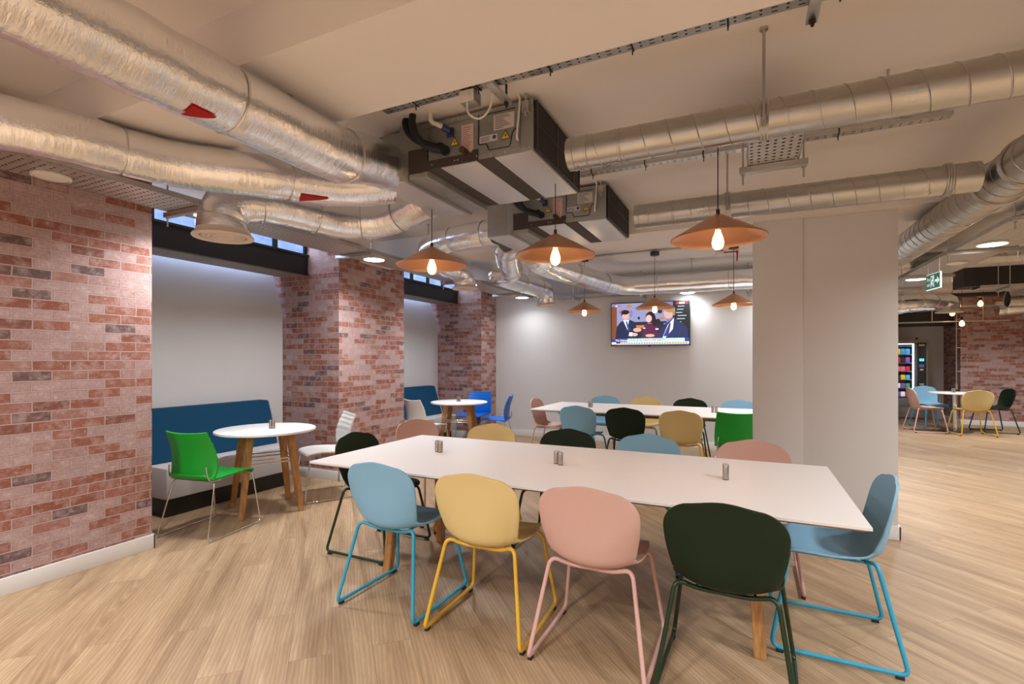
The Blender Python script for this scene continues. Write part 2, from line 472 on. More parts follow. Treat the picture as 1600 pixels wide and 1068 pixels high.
def daylight(y0, y1):
    l = bpy.data.lights.new('daylight_well', 'AREA'); l.shape = 'RECTANGLE'; l.size = .09; l.size_y = (y1 - y0) - .1; l.energy = 6; l.color = (.46, .62, 1)
    o = bpy.data.objects.new('daylight_well', l); COL.objects.link(o); o.location = (-5.205, (y0 + y1) / 2, 2.66)
    l = bpy.data.lights.new('window_daylight', 'AREA'); l.shape = 'RECTANGLE'; l.size = .12; l.size_y = (y1 - y0) - .1; l.energy = 5; l.color = (.6, .74, 1)
    o = bpy.data.objects.new('window_daylight', l); COL.objects.link(o); o.location = (-4.68, (y0 + y1) / 2, 2.67); o.rotation_euler = (0, R(-75), 0)
daylight(2.19, 4.31); daylight(5.50, 7.67)
clerestory(1, 2.19, 4.31, 'nearer alcove')
clerestory(2, 5.50, 7.67, 'farther alcove')
b = MB(); b.box((1.25, 13.95, 2.10), (4.06, 14.05, 2.42)); struct(b.build('lintel', M_blacksat), 'black lintel above the vending machine recess')
b = MB(); b.box((1.25, 14.05, 2.12), (4.06, 14.6, 2.40)); struct(b.build('soffit', M_wall), 'pale soffit above the vending machine')

# ------------------------------------------------------------------ sled-base shell chairs
COLS = {
    'blue': ((.222, .455, .64), (.03, .33, .52)), 'yellow': ((.70, .55, .245), (.70, .42, .035)),
    'pink': ((.63, .40, .345), (.65, .40, .36)), 'green': ((.009, .021, .008), (.006, .026, .009))}
CM = {}
for k, (a, c) in COLS.items():
    CM[k] = {'seat_shell': mat(k + '_shell', a, .52, spec=.22 if k == 'green' else .4), 'sled_frame': mat(k + '_frame', c, .32)}

def shell_mesh():
    P = [(.235, .440), (.205, .458), (.12, .459), (.0, .447), (-.10, .441), (-.160, .447), (-.205, .478), (-.226, .545), (-.237, .62), (-.248, .70), (-.258, .775), (-.266, .826)]
    W = [.155, .190, .212, .216, .208, .199, .200, .212, .225, .230, .226, .150]
    C = [.004, .008, .014, .024, .040, .058, .068, .058, .044, .035, .028, .018]
    Q = catmull([(p[0], p[1], 0) for p in P], 5)
    WW = [q.x for q in catmull([(w, 0, 0) for w in W], 5)]
    CC = [q.x for q in catmull([(w, 0, 0) for w in C], 5)]
    n = len(Q)
    # arc length to round the corners of both ends
    L = [0]
    for i in range(1, n): L.append(L[-1] + (Q[i] - Q[i - 1]).length)
    tot = L[-1]
    nu = 21
    th = .0055
    top, bot = [], []
    for i in range(n):
        a = Q[min(i + 1, n - 1)] - Q[max(i - 1, 0)]
        t = Vector((0, a.x, a.y)).normalized()
        nn = Vector((0, t.z, -t.y))
        w = WW[i]
        # rounded ends
        for R0, d, w0 in ((.085, L[i], .205), (.135, tot - L[i], .230)):
            if d < R0:
                w = w0 - R0 + math.sqrt(max(0, R0 ** 2 - (R0 - d) ** 2))
        c0 = Vector((0, Q[i].x, Q[i].y))
        rt, rb = [], []
        for k in range(nu):
            u = -1 + 2 * k / (nu - 1)
            p = c0 + Vector((u * w, 0, 0)) + nn * (CC[i] * abs(u) ** 2.3 * (w / .22))
            kk = max(0, 1 - (tot - L[i]) / .20) ** 1.6
            p -= t * (.017 * abs(u) ** 2 * kk)
            rt.append(p + nn * th); rb.append(p - nn * th)
        top.append(rt); bot.append(rb)
    b = MB()
    VT = [[b.bm.verts.new(p) for p in r] for r in top]
    VB = [[b.bm.verts.new(p) for p in r] for r in bot]
    for i in range(n - 1):
        for k in range(nu - 1):
            b.bm.faces.new((VT[i][k], VT[i][k + 1], VT[i + 1][k + 1], VT[i + 1][k]))
            b.bm.faces.new((VB[i][k], VB[i + 1][k], VB[i + 1][k + 1], VB[i][k + 1]))
    rim = [(0, k) for k in range(nu)] + [(i, nu - 1) for i in range(1, n)] + [(n - 1, k) for k in range(nu - 2, -1, -1)] + [(i, 0) for i in range(n - 2, 0, -1)]
    # rounded rim: one extra vertex pushed outwards
    mid = []
    for j, (i, k) in enumerate(rim):
        a, c = VT[i][k].co, VB[i][k].co
        m0 = (a + c) / 2
        ii = min(max(i, 1), n - 2); kk = min(max(k, 1), nu - 2)
        inner = (VT[ii][kk].co + VB[ii][kk].co) / 2
        mid.append(b.bm.verts.new(m0 + (m0 - inner).normalized() * .003))
    for j in range(len(rim)):
        j2 = (j + 1) % len(rim)
        (i, k), (i2, k2) = rim[j], rim[j2]
        b.bm.faces.new((VT[i][k], VT[i2][k2], mid[j2], mid[j]))
        b.bm.faces.new((mid[j], mid[j2], VB[i2][k2], VB[i][k]))
    return b
def make_shell_chair():
    t = thing('shell_chair', '', 'chair')
    shell_mesh().build('seat_shell', CM['blue']['seat_shell'], t, smooth=60)
    r = .0098
    loop = []
    half = [(.02, -.13, .424), (.105, -.135, .426), (.190, -.165, .462), (.262, -.268, .0205), (.262, .262, .0205), (.205, .185, .432), (.02, .175, .436)]
    pts = half + [(-x, y, z) for x, y, z in half[::-1]]
    P = fillet(pts, [.03, .05, .045, .035, .045, .05, .03, .03, .05, .045, .035, .045, .05, .03], 6, closed=True)
    b = MB(); b.tube(P, r, 10, closed=True)
    for x in (-.11, .11):                                   # carriers between the two cross bars
        b.tube([(x, -.14, .429), (x, .18, .436)], .006, 8)
    b.build('sled_frame', CM['blue']['sled_frame'], t, smooth=70)
    for x in (-.262, .262):
        for y in (-.235, .225):
            g = MB(); g.box((x - .010, y - .016, 0), (x + .010, y + .016, .0135), .003); g.build('glide', M_rubber, t)
    return t
shell0 = make_shell_chair()
used = []
def place_shell(c, x, y, face, label, group):
    rz = math.atan2(-face[0], face[1])
    if not used:
        used.append(1)
        o = shell0; o.location = (x, y, 0); o.rotation_euler = (0, 0, rz); o['label'] = label; o['group'] = group
        for ch in o.children: recolour(ch, CM[c])
    else:
        dup(shell0, (x, y, 0), rz, label, group, CM[c])
GF = 'shell chairs around the front long table'
NB = {'blue': 'Light blue', 'yellow': 'Yellow', 'pink': 'Pale pink', 'green': 'Dark green'}
for c, x, y, f, l in [
    ('blue', -1.815, 2.385, (.02, 1), 'light blue sled shell chair with its back to us, between oak leg and yellow chair'),
    ('yellow', -1.225, 2.375, (-.03, 1), 'yellow sled shell chair with its back to us, second along the front table'),
    ('pink', -.645, 2.365, (.0, 1), 'pale pink sled shell chair with its back to us, beside the big dark green one'),
    ('green', -.080, 2.355, (.03, 1), 'dark green sled shell chair with its back to us, largest and nearest the camera'),
    ('blue', .366, 2.94, (-1, .02), 'light blue sled shell chair seen side-on at the right end of the front table'),
    ('green', -2.445, 2.925, (1, .0), 'dark green sled shell chair at the left end of the front table'),
    ('pink', -2.54, 3.72, (1, -.35), 'pale pink sled shell chair behind the far left corner of the front table'),
    ('yellow', -1.975, 3.52 + .04, (0, -1), 'yellow sled shell chair showing over the far edge of the front table'),
    ('green', -1.285, 3.52 + .02, (0, -1), 'dark green sled shell chair showing over the far edge of the front table'),
    ('blue', -.665, 3.52 + .02, (0, -1), 'light blue sled shell chair showing over the far edge of the front table'),
    ('pink', .03, 3.52 + .04, (0, -1), 'pale pink sled shell chair at the far edge of the front table, before the pillar'),
]: place_shell(c, x, y, f, l, GF)
GB = 'shell chairs around the back long table'
for c, x, y, f, l in [
    ('pink', -2.475, 6.56, (1, 0), 'pale pink sled shell chair at the left end of the back table'),
    ('blue', -1.84, 5.98, (.03, 1), 'light blue sled shell chair, back to us, near side of the back table'),
    ('green', -1.28, 5.98, (0, 1), 'dark green sled shell chair, back to us, near side of the back table'),
    ('yellow', -.67, 5.93, (-.03, 1), 'yellow sled shell chair, back to us, near side of the back table'),
    ('blue', -1.95, 7.22, (0, -1), 'light blue sled shell chair leftmost behind the back table'),
    ('yellow', -1.34, 7.22, (0, -1), 'yellow sled shell chair facing us behind the back table'),
    ('green', -.735, 7.22, (0, -1), 'dark green sled shell chair facing us behind the back table'),
    ('blue', -.11, 7.18, (0, -1), 'light blue sled shell chair behind the back table, half hidden by the pillar'),
]: place_shell(c, x, y, f, l, GB)
GR = 'shell chairs around the far round table'
for c, x, y, f, l in [
    ('pink', 3.05, 11.97, (1, .1), 'pale pink sled shell chair at the far round table, in front of the vending machine'),
    ('blue', 3.36, 12.78, (.3, -1), 'light blue sled shell chair facing us at the far round table'),
    ('yellow', 3.68, 11.80, (-.12, 1), 'yellow sled shell chair with its back to us at the far round table'),
    ('green', 4.18, 12.38, (-1, -.12), 'dark green sled shell chair by the far brick wall'),
]: place_shell(c, x, y, f, l, GR)

# ------------------------------------------------------------------ two-piece visitor chairs on chrome wire sleds
VC = {k: mat(k + '_plastic', c, .4, spec=.45) for k, c in (('leaf', (.010, .36, .03)), ('white', (.70, .69, .67)), ('azure', (.004, .155, .66)))}
def panel(b, P, W, C, ribs=0, th=.006, nu=13):
    Q = catmull([(p[0], p[1], 0) for p in P], 6)
    WW = [q.x for q in catmull([(w, 0, 0) for w in W], 6)]
    CC = [q.x for q in catmull([(w, 0, 0) for w in C], 6)]
    n = len(Q)
    G = {}
    for i in range(n):
        a = Q[min(i + 1, n - 1)] - Q[max(i - 1, 0)]
        t = Vector((0, a.x, a.y)).normalized(); nn = Vector((0, -t.z, t.y))
        if nn.z < -.3 or (abs(nn.z) <= .5 and nn.y < 0): nn = -nn
        rb = (.0025 * math.sin(i * PI * .5) if ribs else 0)
        for k in range(nu):
            u = -1 + 2 * k / (nu - 1)
            p = Vector((u * WW[i], Q[i].x, Q[i].y)) + nn * (CC[i] * u * u)
            G[i, k, 0] = b.bm.verts.new(p + nn * (th + rb)); G[i, k, 1] = b.bm.verts.new(p - nn * th)
    for i in range(n - 1):
        for k in range(nu - 1):
            b.bm.faces.new((G[i, k, 0], G[i, k + 1, 0], G[i + 1, k + 1, 0], G[i + 1, k, 0]))
            b.bm.faces.new((G[i, k, 1], G[i + 1, k, 1], G[i + 1, k + 1, 1], G[i, k + 1, 1]))
        for k in (0, nu - 1):
            b.bm.faces.new((G[i, k, 0], G[i + 1, k, 0], G[i + 1, k, 1], G[i, k, 1]))
    for i in (0, n - 1):
        for k in range(nu - 1):
            b.bm.faces.new((G[i, k, 0], G[i, k, 1], G[i, k + 1, 1], G[i, k + 1, 0]))
def make_visitor():
    t = thing('visitor_chair', '', 'chair')
    b = MB(); panel(b, [(.225, .438), (.20, .456), (.10, .462), (-.05, .452), (-.16, .448), (-.205, .462), (-.235, .492)], [.195, .215, .228, .230, .222, .205, .17], [.002, .006, .012, .016, .014, .01, .006])
    b.build('seat', VC['leaf'], t, smooth=55)
    b = MB(); panel(b, [(-.212, .468), (-.205, .52), (-.208, .60), (-.222, .68), (-.245, .75), (-.268, .815)], [.205, .222, .222, .214, .204, .195], [.030, .042, .046, .044, .038, .032], ribs=1)
    b.build('backrest', VC['leaf'], t, smooth=55)
    half = [(.02, -.15, .432), (.20, -.165, .440), (.245, -.27, .0125), (.235, .262, .0125), (.212, .20, .440), (.02, .19, .445)]
    pts = half + [(-x, y, z) for x, y, z in half[::-1]]
    P = fillet(pts, [.03, .04, .03, .03, .035, .03, .03, .035, .03, .03, .04, .03], 5, closed=True)
    b = MB(); b.tube(P, .0058, 8, closed=True)
    for x in (-.19, .19):
        b.tube(fillet([(x, -.10, .442), (x, -.20, .445), (x * .98, -.222, .50), (x * .95, -.222, .56)], .03, 4), .006, 8)
    b.tube([(-.225, .235, .22), (.225, .235, .22)], .0045, 8) if False else None
    b.build('sled_frame', M_chrome, t, smooth=70)
    for x in (-.243, .243):
        for y in (-.235, .22):
            g = MB(); g.box((x - .007, y - .02, 0), (x + .007, y + .02, .009), .002); g.build('glide', mat_glide, t)
    return t
mat_glide = mat('clear_glide', (.35, .34, .33), .3)
vis0 = make_visitor(); usedv = []
def place_vis(c, x, y, face, label, group):
    rz = math.atan2(-face[0], face[1]); mm = {'seat': VC[c], 'backrest': VC[c]}
    if not usedv:
        usedv.append(1); vis0.location = (x, y, 0); vis0.rotation_euler = (0, 0, rz); vis0['label'] = label; vis0['group'] = group
        for ch in vis0.children: recolour(ch, mm)
    else: dup(vis0, (x, y, 0), rz, label, group, mm)
GV = 'plastic visitor chairs on chrome sleds'
for c, x, y, f, l in [
    ('leaf', -3.93, 2.64, (-.17, 1), 'bright green plastic chair on chrome sled in front of the blue bench'),
    ('white', -3.87, 3.80, (-.5, -.87), 'white plastic chair on chrome sled against the brick pier'),
    ('white', -4.10, 5.86, (.32, .95), 'white plastic chair on chrome sled in the farther alcove, back turned'),
    ('azure', -4.12, 7.30, (.05, -1), 'bright blue plastic chair facing us behind the farther round table'),
    ('azure', -3.50, 6.85, (-.93, -.30), 'bright blue plastic chair side-on by the grey back wall'),
    ('leaf', -.10, 5.93, (0, 1), 'bright green plastic chair at the back table, cut off by the pillar'),
]: place_vis(c, x, y, f, l, GV)

# ------------------------------------------------------------------ long tables
def leg_mesh(tx, ty, bx_, by_, z1, s0=.034, s1=.026):
    b = MB()
    b.loft([[Vector((bx_ + sx * s1, by_ + sy * s1, 0)) for sx, sy in ((-1, -1), (1, -1), (1, 1), (-1, 1))],
            [Vector((tx + sx * s0, ty + sy * s0, z1)) for sx, sy in ((-1, -1), (1, -1), (1, 1), (-1, 1))]])
    bmesh.ops.bevel(b.bm, geom=b.bm.edges[:], offset=.005, segments=2, affect='EDGES')
    return b
def long_table(cx, cy, label):
    t = thing('long_table', label, 'table', (cx, cy, 0), 0, 'white long tables')
    b = MB()
    L, Wd = 1.46, .60
    b.loft([[Vector((sx * (L - i), sy * (Wd - i), z)) for sx, sy in ((-1, -1), (1, -1), (1, 1), (-1, 1))] for i, z in ((.0015, .741), (0, .7395), (0, .728))], mi=0)
    b.build('tabletop', M_table, t, smooth=30)
    b = MB()
    b.loft([[Vector((sx * (L - i), sy * (Wd - i), z)) for sx, sy in ((-1, -1), (1, -1), (1, 1), (-1, 1))] for i, z in ((.001, .7279), (.022, .716))])
    e = b.build('underside_board', M_edge, t, smooth=30); e['label'] = 'brown ply underside of the top'
    b = MB()
    for y in (-.24, .24): b.box((-1.2, y - .012, .655), (1.2, y + .012, .716), .003)
    for x in (-1.10, 1.10): b.box((x - .012, -.24, .655), (x + .012, .24, .716), .003)
    b.build('apron', M_oak, t)
    for sx in (-1, 1):
        for sy in (-1, 1):
            leg_mesh(sx * 1.04, sy * .235, sx * 1.082, sy * .31, .716).build('leg', M_oak, t)
    return t
long_table(-1.03, 2.905, 'long white table with oak legs in the foreground')
long_table(-1.06, 6.49, 'long white table with oak legs by the grey back wall')

# ------------------------------------------------------------------ round oak-legged tables, far pedestal table
def round_table(x, y, rz, label):
    t = thing('round_table', label, 'table', (x, y, 0), rz, 'round white tables in the alcoves')
    b = MB(); b.lathe([(0.001, .741), (.418, .741), (.424, .738), (.425, .722), (.410, .716), (.001, .716)], 56, caps=True)
    b.build('tabletop', M_table, t, smooth=35)
    b = MB()
    for a in (0, PI / 2):
        rot = Matrix.Rotation(a + PI / 4, 3, 'Z'); b.box((-.27, -.02, .675), (.27, .02, .716), .003, rot=rot, piv=(0, 0, .7))
    b.build('apron', M_oak, t)
    for sx in (-1, 1):
        for sy in (-1, 1):
            leg_mesh(sx * .165, sy * .165, sx * .245, sy * .245, .716, .034, .021).build('leg', M_oak, t)
    b = MB()
    q = .165 + .08 * (1 - .47 / .716)
    for z in (.455, .485):
        b.tube(fillet([(-q, -q, z), (q, -q, z), (q, q, z), (-q, q, z)], .03, 4, closed=True), .006, 8, closed=True)
    b.build('chrome_brace', M_chrome, t)
    return t
round_table(-4.02, 3.22, R(-28), 'round white table with oak legs by the nearer blue bench')
round_table(-3.92, 6.47, R(20), 'round white table with oak legs in the farther alcove')
t = thing('pedestal_table', 'round white table on a steel column at the far brick wall', 'table', (3.58, 12.25, 0))
b = MB(); b.lathe([(.001, .741), (.395, .741), (.40, .738), (.40, .722), (.385, .716), (.001, .716)], 48, caps=True); b.build('tabletop', M_table, t, smooth=35)
b = MB(); b.cyl((0, 0, .02), (0, 0, .716), .042, 24); b.build('column', M_chrome, t)
b = MB(); b.lathe([(.001, .0), (.265, .0), (.265, .008), (.20, .016), (.05, .022), (.001, .022)], 48, caps=True); b.build('base_plate', mat('grey_plate', (.12, .11, .105), .35, .7), t, smooth=35)

# ------------------------------------------------------------------ shakers
def make_shaker():
    t = thing('shaker', '', 'shaker')
    b = MB(); b.lathe([(.001, .004), (.0158, .004), (.0158, .074), (.0145, .0765), (.001, .0765)], 24, caps=True); b.build('body', M_steel, t, smooth=35)
    b = MB(); b.lathe([(.001, 0), (.0150, 0), (.0150, .004), (.001, .004)], 24, caps=True); b.build('base_ring', M_rubber, t, smooth=35)
    return t
sh0 = make_shaker(); first = True
TZ = .7412
for x, y, dx, dy, where, grp in [
    (-1.93, 2.915, .0175, -.006, 'at the left end of the front long table', 'front table shakers'),
    (-1.045, 2.885, .0175, -.012, 'at the middle of the front long table', 'front table shakers'),
    (-.107, 2.915, -.0008, .0178, 'at the right end of the front long table', 'front table shakers'),
    (-1.89, 6.46, .018, -.005, 'at the left of the back long table', 'back table shakers'),
    (-.36, 6.44, .020, -.005, 'on the back long table near the pillar', 'back table shakers'),
    (-3.97, 3.24, .018, .0, 'on the round table by the nearer blue bench', 'alcove table shakers'),
    (-3.92, 6.45, .018, .0, 'on the round table in the farther alcove', 'alcove table shakers'),
    (3.54, 12.2, .018, .0, 'on the far pedestal table', 'far table shakers')]:
    for s in (-1, 1):
        side = 'left' if s < 0 else 'right'
        if dy > .015: side = 'nearer' if s < 0 else 'farther'
        lab = 'steel shaker, the %s of the pair %s' % (side, where)
        p = (x + s * dx, y + s * dy, TZ)
        if first:
            sh0.location = p; sh0['label'] = lab; sh0['group'] = grp; first = False
        else: dup(sh0, p, 0, lab, grp)

# ------------------------------------------------------------------ benches
def bench(y0, y1, label):
    t = thing('bench', label, 'bench', (-4.8, (y0 + y1) / 2, 0), 0, 'upholstered benches in the alcoves')
    h = (y1 - y0) / 2
    b = MB(); b.box((-.27, -h + .04, 0), (.22, h - .04, .165), .004); b.build('plinth', M_plinth, t)
    b = MB(); b.box((-.29, -h, .165), (.30, h, .44), .03); b.build('seat', M_greyfab, t, smooth=50)
    b = MB()
    def bk(x0b, x0t, x1b, x1t, z0, z1, hh, inset=0): return [[Vector((x, y, z)) for x, y, z in ((x0b, -hh, z0), (x1b, -hh, z0), (x1b, hh, z0), (x0b, hh, z0))], [Vector((x, y, z)) for x, y, z in ((x0t, -hh, z1), (x1t, -hh, z1), (x1t, hh, z1), (x0t, hh, z1))]]
    b.loft(bk(-.285, -.285, .035, -.115, .435, .915, h - .03)); bmesh.ops.bevel(b.bm, geom=b.bm.edges[:], offset=.012, segments=2, affect='EDGES')
    o = b.build('backrest', M_navy, t, smooth=50); o['label'] = 'navy blue backrest'
    b = MB()
    for s in (-1, 1):
        b.tube([(-.285, s * (h - .026), .912), (-.118, s * (h - .026), .912), (.03, s * (h - .026), .445)], .006, 6)
    b.build('piping', M_greyfab, o)
    return t
bench(2.62, 4.0, 'navy backed bench with grey seat in the nearer alcove')
bench(5.95, 7.34, 'navy backed bench with grey seat in the farther alcove')

# ------------------------------------------------------------------ pendants
def make_pendant(x, y, z, ztop, canopy, l):
    t = thing('pendant_lamp', l, 'pendant lamp', (x, y, z), 0, 'copper pendants'); h = ztop - z
    b = MB()
    pr = [(.012, .128), (.022, .126), (.030, .120), (.13, .066), (.215, .016), (.236, .004), (.2425, .0), (.243, -.005), (.239, -.006)]
    inn = [(.236, .0), (.213, .012), (.13, .061), (.03, .115), (.012, .120)]
    b.lathe(pr + inn, 64); b.build('shade', M_copper, t, smooth=50)
    b = MB(); b.cyl((0, 0, .13), (0, 0, h - (.02 if canopy else 0)), .0028, 8); b.build('cord', M_hose, t)
    b = MB(); b.cyl((0, 0, .122), (0, 0, .155), .010, 12); b.cyl((0, 0, .045), (0, 0, .12), .017, 16); b.build('lamp_holder', M_blackmetal, t)
    b = MB(); b.lathe([(.0135, .045), (.014, .035), (.026, .002), (.031, -.022), (.027, -.045), (.015, -.058), (.001, -.062)], 20); o = b.build('bulb', M_bulb, t, smooth=80)
    b = MB()
    for k in range(6):
        a = k * PI / 3
        b.tube([(.006 * math.cos(a), .006 * math.sin(a), .03), (.013 * math.cos(a), .013 * math.sin(a), -.04)], .0016, 5)
    b.build('filament', M_fil, o)
    if canopy:
        b = MB(); b.lathe([(.001, h - .045), (.055, h - .045), (.055, h), (.001, h)], 28, caps=True); b.build('canopy', M_blackmetal, t, smooth=35)
    return t
pend = []
for i, (x, y, z, zt_, cn, l) in enumerate([
    (-1.977, 2.90, 2.028, 2.424, 0, 'copper cone pendant over the left of the front table, before the brick pier'),
    (-1.07, 2.90, 2.02, 2.458, 0, 'copper cone pendant hanging below the ceiling unit, middle of the front row'),
    (-.145, 2.90, 2.028, 2.665, 0, 'copper cone pendant in front of the white pillar, largest of all'),
    (-1.97, 6.45, 2.013, 2.722, 1, 'small copper cone pendant left of the television'),
    (-1.057, 6.45, 2.02, 2.722, 1, 'small copper cone pendant hanging in front of the television'),
    (-.15, 6.45, 2.02, 2.722, 1, 'small copper cone pendant to the right of the television, beside the pillar')]):
    make_pendant(x, y, z, zt_, cn, l)
    pend.append((x, y, z))
def bulb_only(x, y, z, l):
    t = thing('bare_bulb_pendant', l, 'pendant lamp', (x, y, z), 0, 'bare filament bulbs over the far table')
    b = MB(); b.cyl((0, 0, .07), (0, 0, ZS - z), .004, 8); b.build('cord', M_hose, t)
    b = MB(); b.cyl((0, 0, .045), (0, 0, .12), .019, 12); b.build('lamp_holder', M_blackmetal, t)
    b = MB(); b.lathe([(.0135, .045), (.02, .03), (.038, .0), (.042, -.022), (.034, -.05), (.015, -.066), (.001, -.07)], 20); o = b.build('bulb', M_bulb, t, smooth=80)
    b = MB(); b.tube([(0, 0, .03), (0, 0, -.045)], .012, 8); b.build('filament', M_fil, o)
# conduit feeding the back pendants
b = MB(); b.cyl((-.4, 2.9, 2.672), (3.2, 2.9, 2.672), .011, 10)
for x in (.6, 2.2): b.cyl((x, 2.9, 2.672), (x, 2.9, ZS), .006, 8)
tag(b.build('conduit', M_zinc), 'thin steel conduit hidden above the nearer spiral duct', 'conduit')
b = MB(); b.cyl((-2.3, 6.45, 2.735), (.9, 6.45, 2.735), .012, 10)
for x in (-1.6, -.6, .3): b.cyl((x - .02, 6.45, 2.735), (x + .02, 6.45, 2.735), .017, 10)
tag(b.build('conduit', M_zinc), 'grey steel conduit on the ceiling above the back pendants', 'conduit')

# ------------------------------------------------------------------ television
def emis(name, c, s=1.0):
    m = mat(name, (0, 0, 0), .4, emit=c, es=s); return m
TVY = 8.23
t = thing('television', 'wall-mounted flat television showing three people in a news debate', 'television', (-1.415, TVY, 1.938))
W2, H2 = .615, .350
yo = -.11
b = MB(); b.box((-W2, yo, -H2), (W2, yo + .045, H2), .006); b.build('body', M_blackmetal, t)
b = MB(); b.box((-.28, yo + .04, -.2), (.28, -.0, .2), .004); b.box((-.02, yo - .001, -H2 - .012), (.02, yo + .02, -H2), .002); b.build('wall_mount', M_blackmetal, t)
cols = {'bg': (.22, .20, .38), 'wall': (.28, .30, .52), 'brown': (.22, .07, .03), 'dark': (.02, .02, .04), 'suit': (.012, .022, .07), 'suit2': (.02, .035, .12), 'skin': (.72, .42, .36), 'skin2': (.78, .50, .46), 'hair': (.02, .012, .015), 'blond': (.42, .24, .13),
        'maroon': (.10, .018, .06), 'shirt': (.75, .82, .95), 'cyan': (.62, .90, .95), 'blue': (.01, .05, .35), 'cream': (.86, .86, .62), 'red': (.6, .03, .04), 'white': (.95, .95, 1), 'orange': (.55, .20, .06), 'tie': (.05, .05, .25), 'chalk': (.012, .02, .03), 'hand': (.75, .45, .40)}
names = list(cols)
TM = [emis('screen_' + k, cols[k], .85) for k in names]
b = MB()
sw, sh_ = W2 - .014, H2 - .014
layer = [0]
def P2(u, v): return (-sw + 2 * sw * u, -sh_ + 2 * sh_ * v)
def poly(c, pts):
    layer[0] += 1
    y = yo - .0015 - layer[0] * .00004
    f = b.bm.faces.new([b.bm.verts.new((P2(*p)[0], y, P2(*p)[1])) for p in pts]); f.material_index = names.index(c)
def rect(c, u0, v0, u1, v1): poly(c, [(u0, v0), (u1, v0), (u1, v1), (u0, v1)])
def ell(c, u, v, ru, rv, n=20): poly(c, [(u + ru * math.cos(2 * PI * k / n), v + rv * math.sin(2 * PI * k / n)) for k in range(n)])
rect('bg', 0, 0, 1, 1); rect('wall', .06, .45, .72, 1); rect('brown', 0, 0, .07, .93); rect('chalk', .80, .15, 1, 1); rect('dark', .28, .15, .72, .55)
rnd = random.Random(3)
for k in range(26):
    u, v = rnd.uniform(.1, .72), rnd.uniform(.42, .95); ell(rnd.choice(['dark', 'wall', 'bg', 'orange', 'hair']), u, v, rnd.uniform(.015, .04), rnd.uniform(.015, .05), 10)
for k in range(9): rect('shirt', .84 + .01 * (k % 3), .30 + k * .072, .90 + .07 * rnd.random(), .315 + k * .072)
rect('orange', .3, .40, .44, .47)
# three seated speakers
poly('suit', [(.05, .15), (.07, .44), (.12, .56), (.18, .60), (.25, .60), (.31, .55), (.34, .40), (.33, .15)])
poly('shirt', [(.155, .60), (.235, .60), (.215, .36)]); poly('tie', [(.19, .57), (.21, .57), (.25, .36), (.225, .33)])
ell('skin', .19, .71, .048, .105); ell('hair', .185, .79, .054, .055); poly('hair', [(.135, .80), (.13, .70), (.15, .73), (.155, .79)])
ell('skin', .345, .36, .055, .05); poly('shirt', [(.23, .22), (.28, .21), (.29, .30), (.24, .31)]); ell('hand', .31, .25, .04, .04)
poly('maroon', [(.40, .15), (.42, .40), (.46, .50), (.58, .50), (.61, .40), (.62, .15)])
ell('hair', .515, .65, .062, .135); poly('hair', [(.53, .70), (.575, .70), (.60, .50), (.57, .42), (.53, .52)]); ell('skin2', .495, .62, .040, .088)
rect('white', .42, .385, .45, .41); rect('white', .58, .355, .62, .385); ell('hand', .51, .22, .06, .035)
poly('suit2', [(.60, .15), (.64, .36), (.72, .50), (.80, .60), (.92, .50), (.985, .35), (.985, .15)])
poly('shirt', [(.735, .46), (.815, .62), (.80, .36), (.70, .15), (.67, .17)]); poly('tie', [(.755, .50), (.775, .50), (.745, .20), (.68, .20)])
ell('skin', .745, .72, .058, .12); ell('blond', .765, .82, .064, .075); poly('blond', [(.78, .84), (.83, .80), (.825, .68), (.80, .68)])
# lower third
rect('blue', 0, .075, 1, .145); rect('cyan', .215, .075, .945, .155); rect('cream', 0, .02, 1, .073); rect('hair', .06, .04, .12, .072)
rect('red', .835, .93, .985, .985); rect('white', .875, .935, .945, .98); rect('red', .08, .93, .12, .955); rect('white', .05, .93, .08, .955)
for k in range(26): rect('brown', .13 + k * .033, .035, .13 + k * .033 + .022, .055)
scr = b.build('screen', TM, t, smooth=0)
Mtx = lambda u, v: Matrix.Translation((P2(u, v)[0], yo - .0055, P2(u, v)[1])) @ Matrix.Rotation(PI / 2, 4, 'X')
text_mesh('The Debate', .042, TM[names.index('white')], Mtx(.135, .112), 'caption', scr, bold=.0006)
text_mesh('IS THE UK IN CRISIS OVER BREXIT?', .038, TM[names.index('dark')], Mtx(.225, .114), 'caption', scr, 'LEFT')

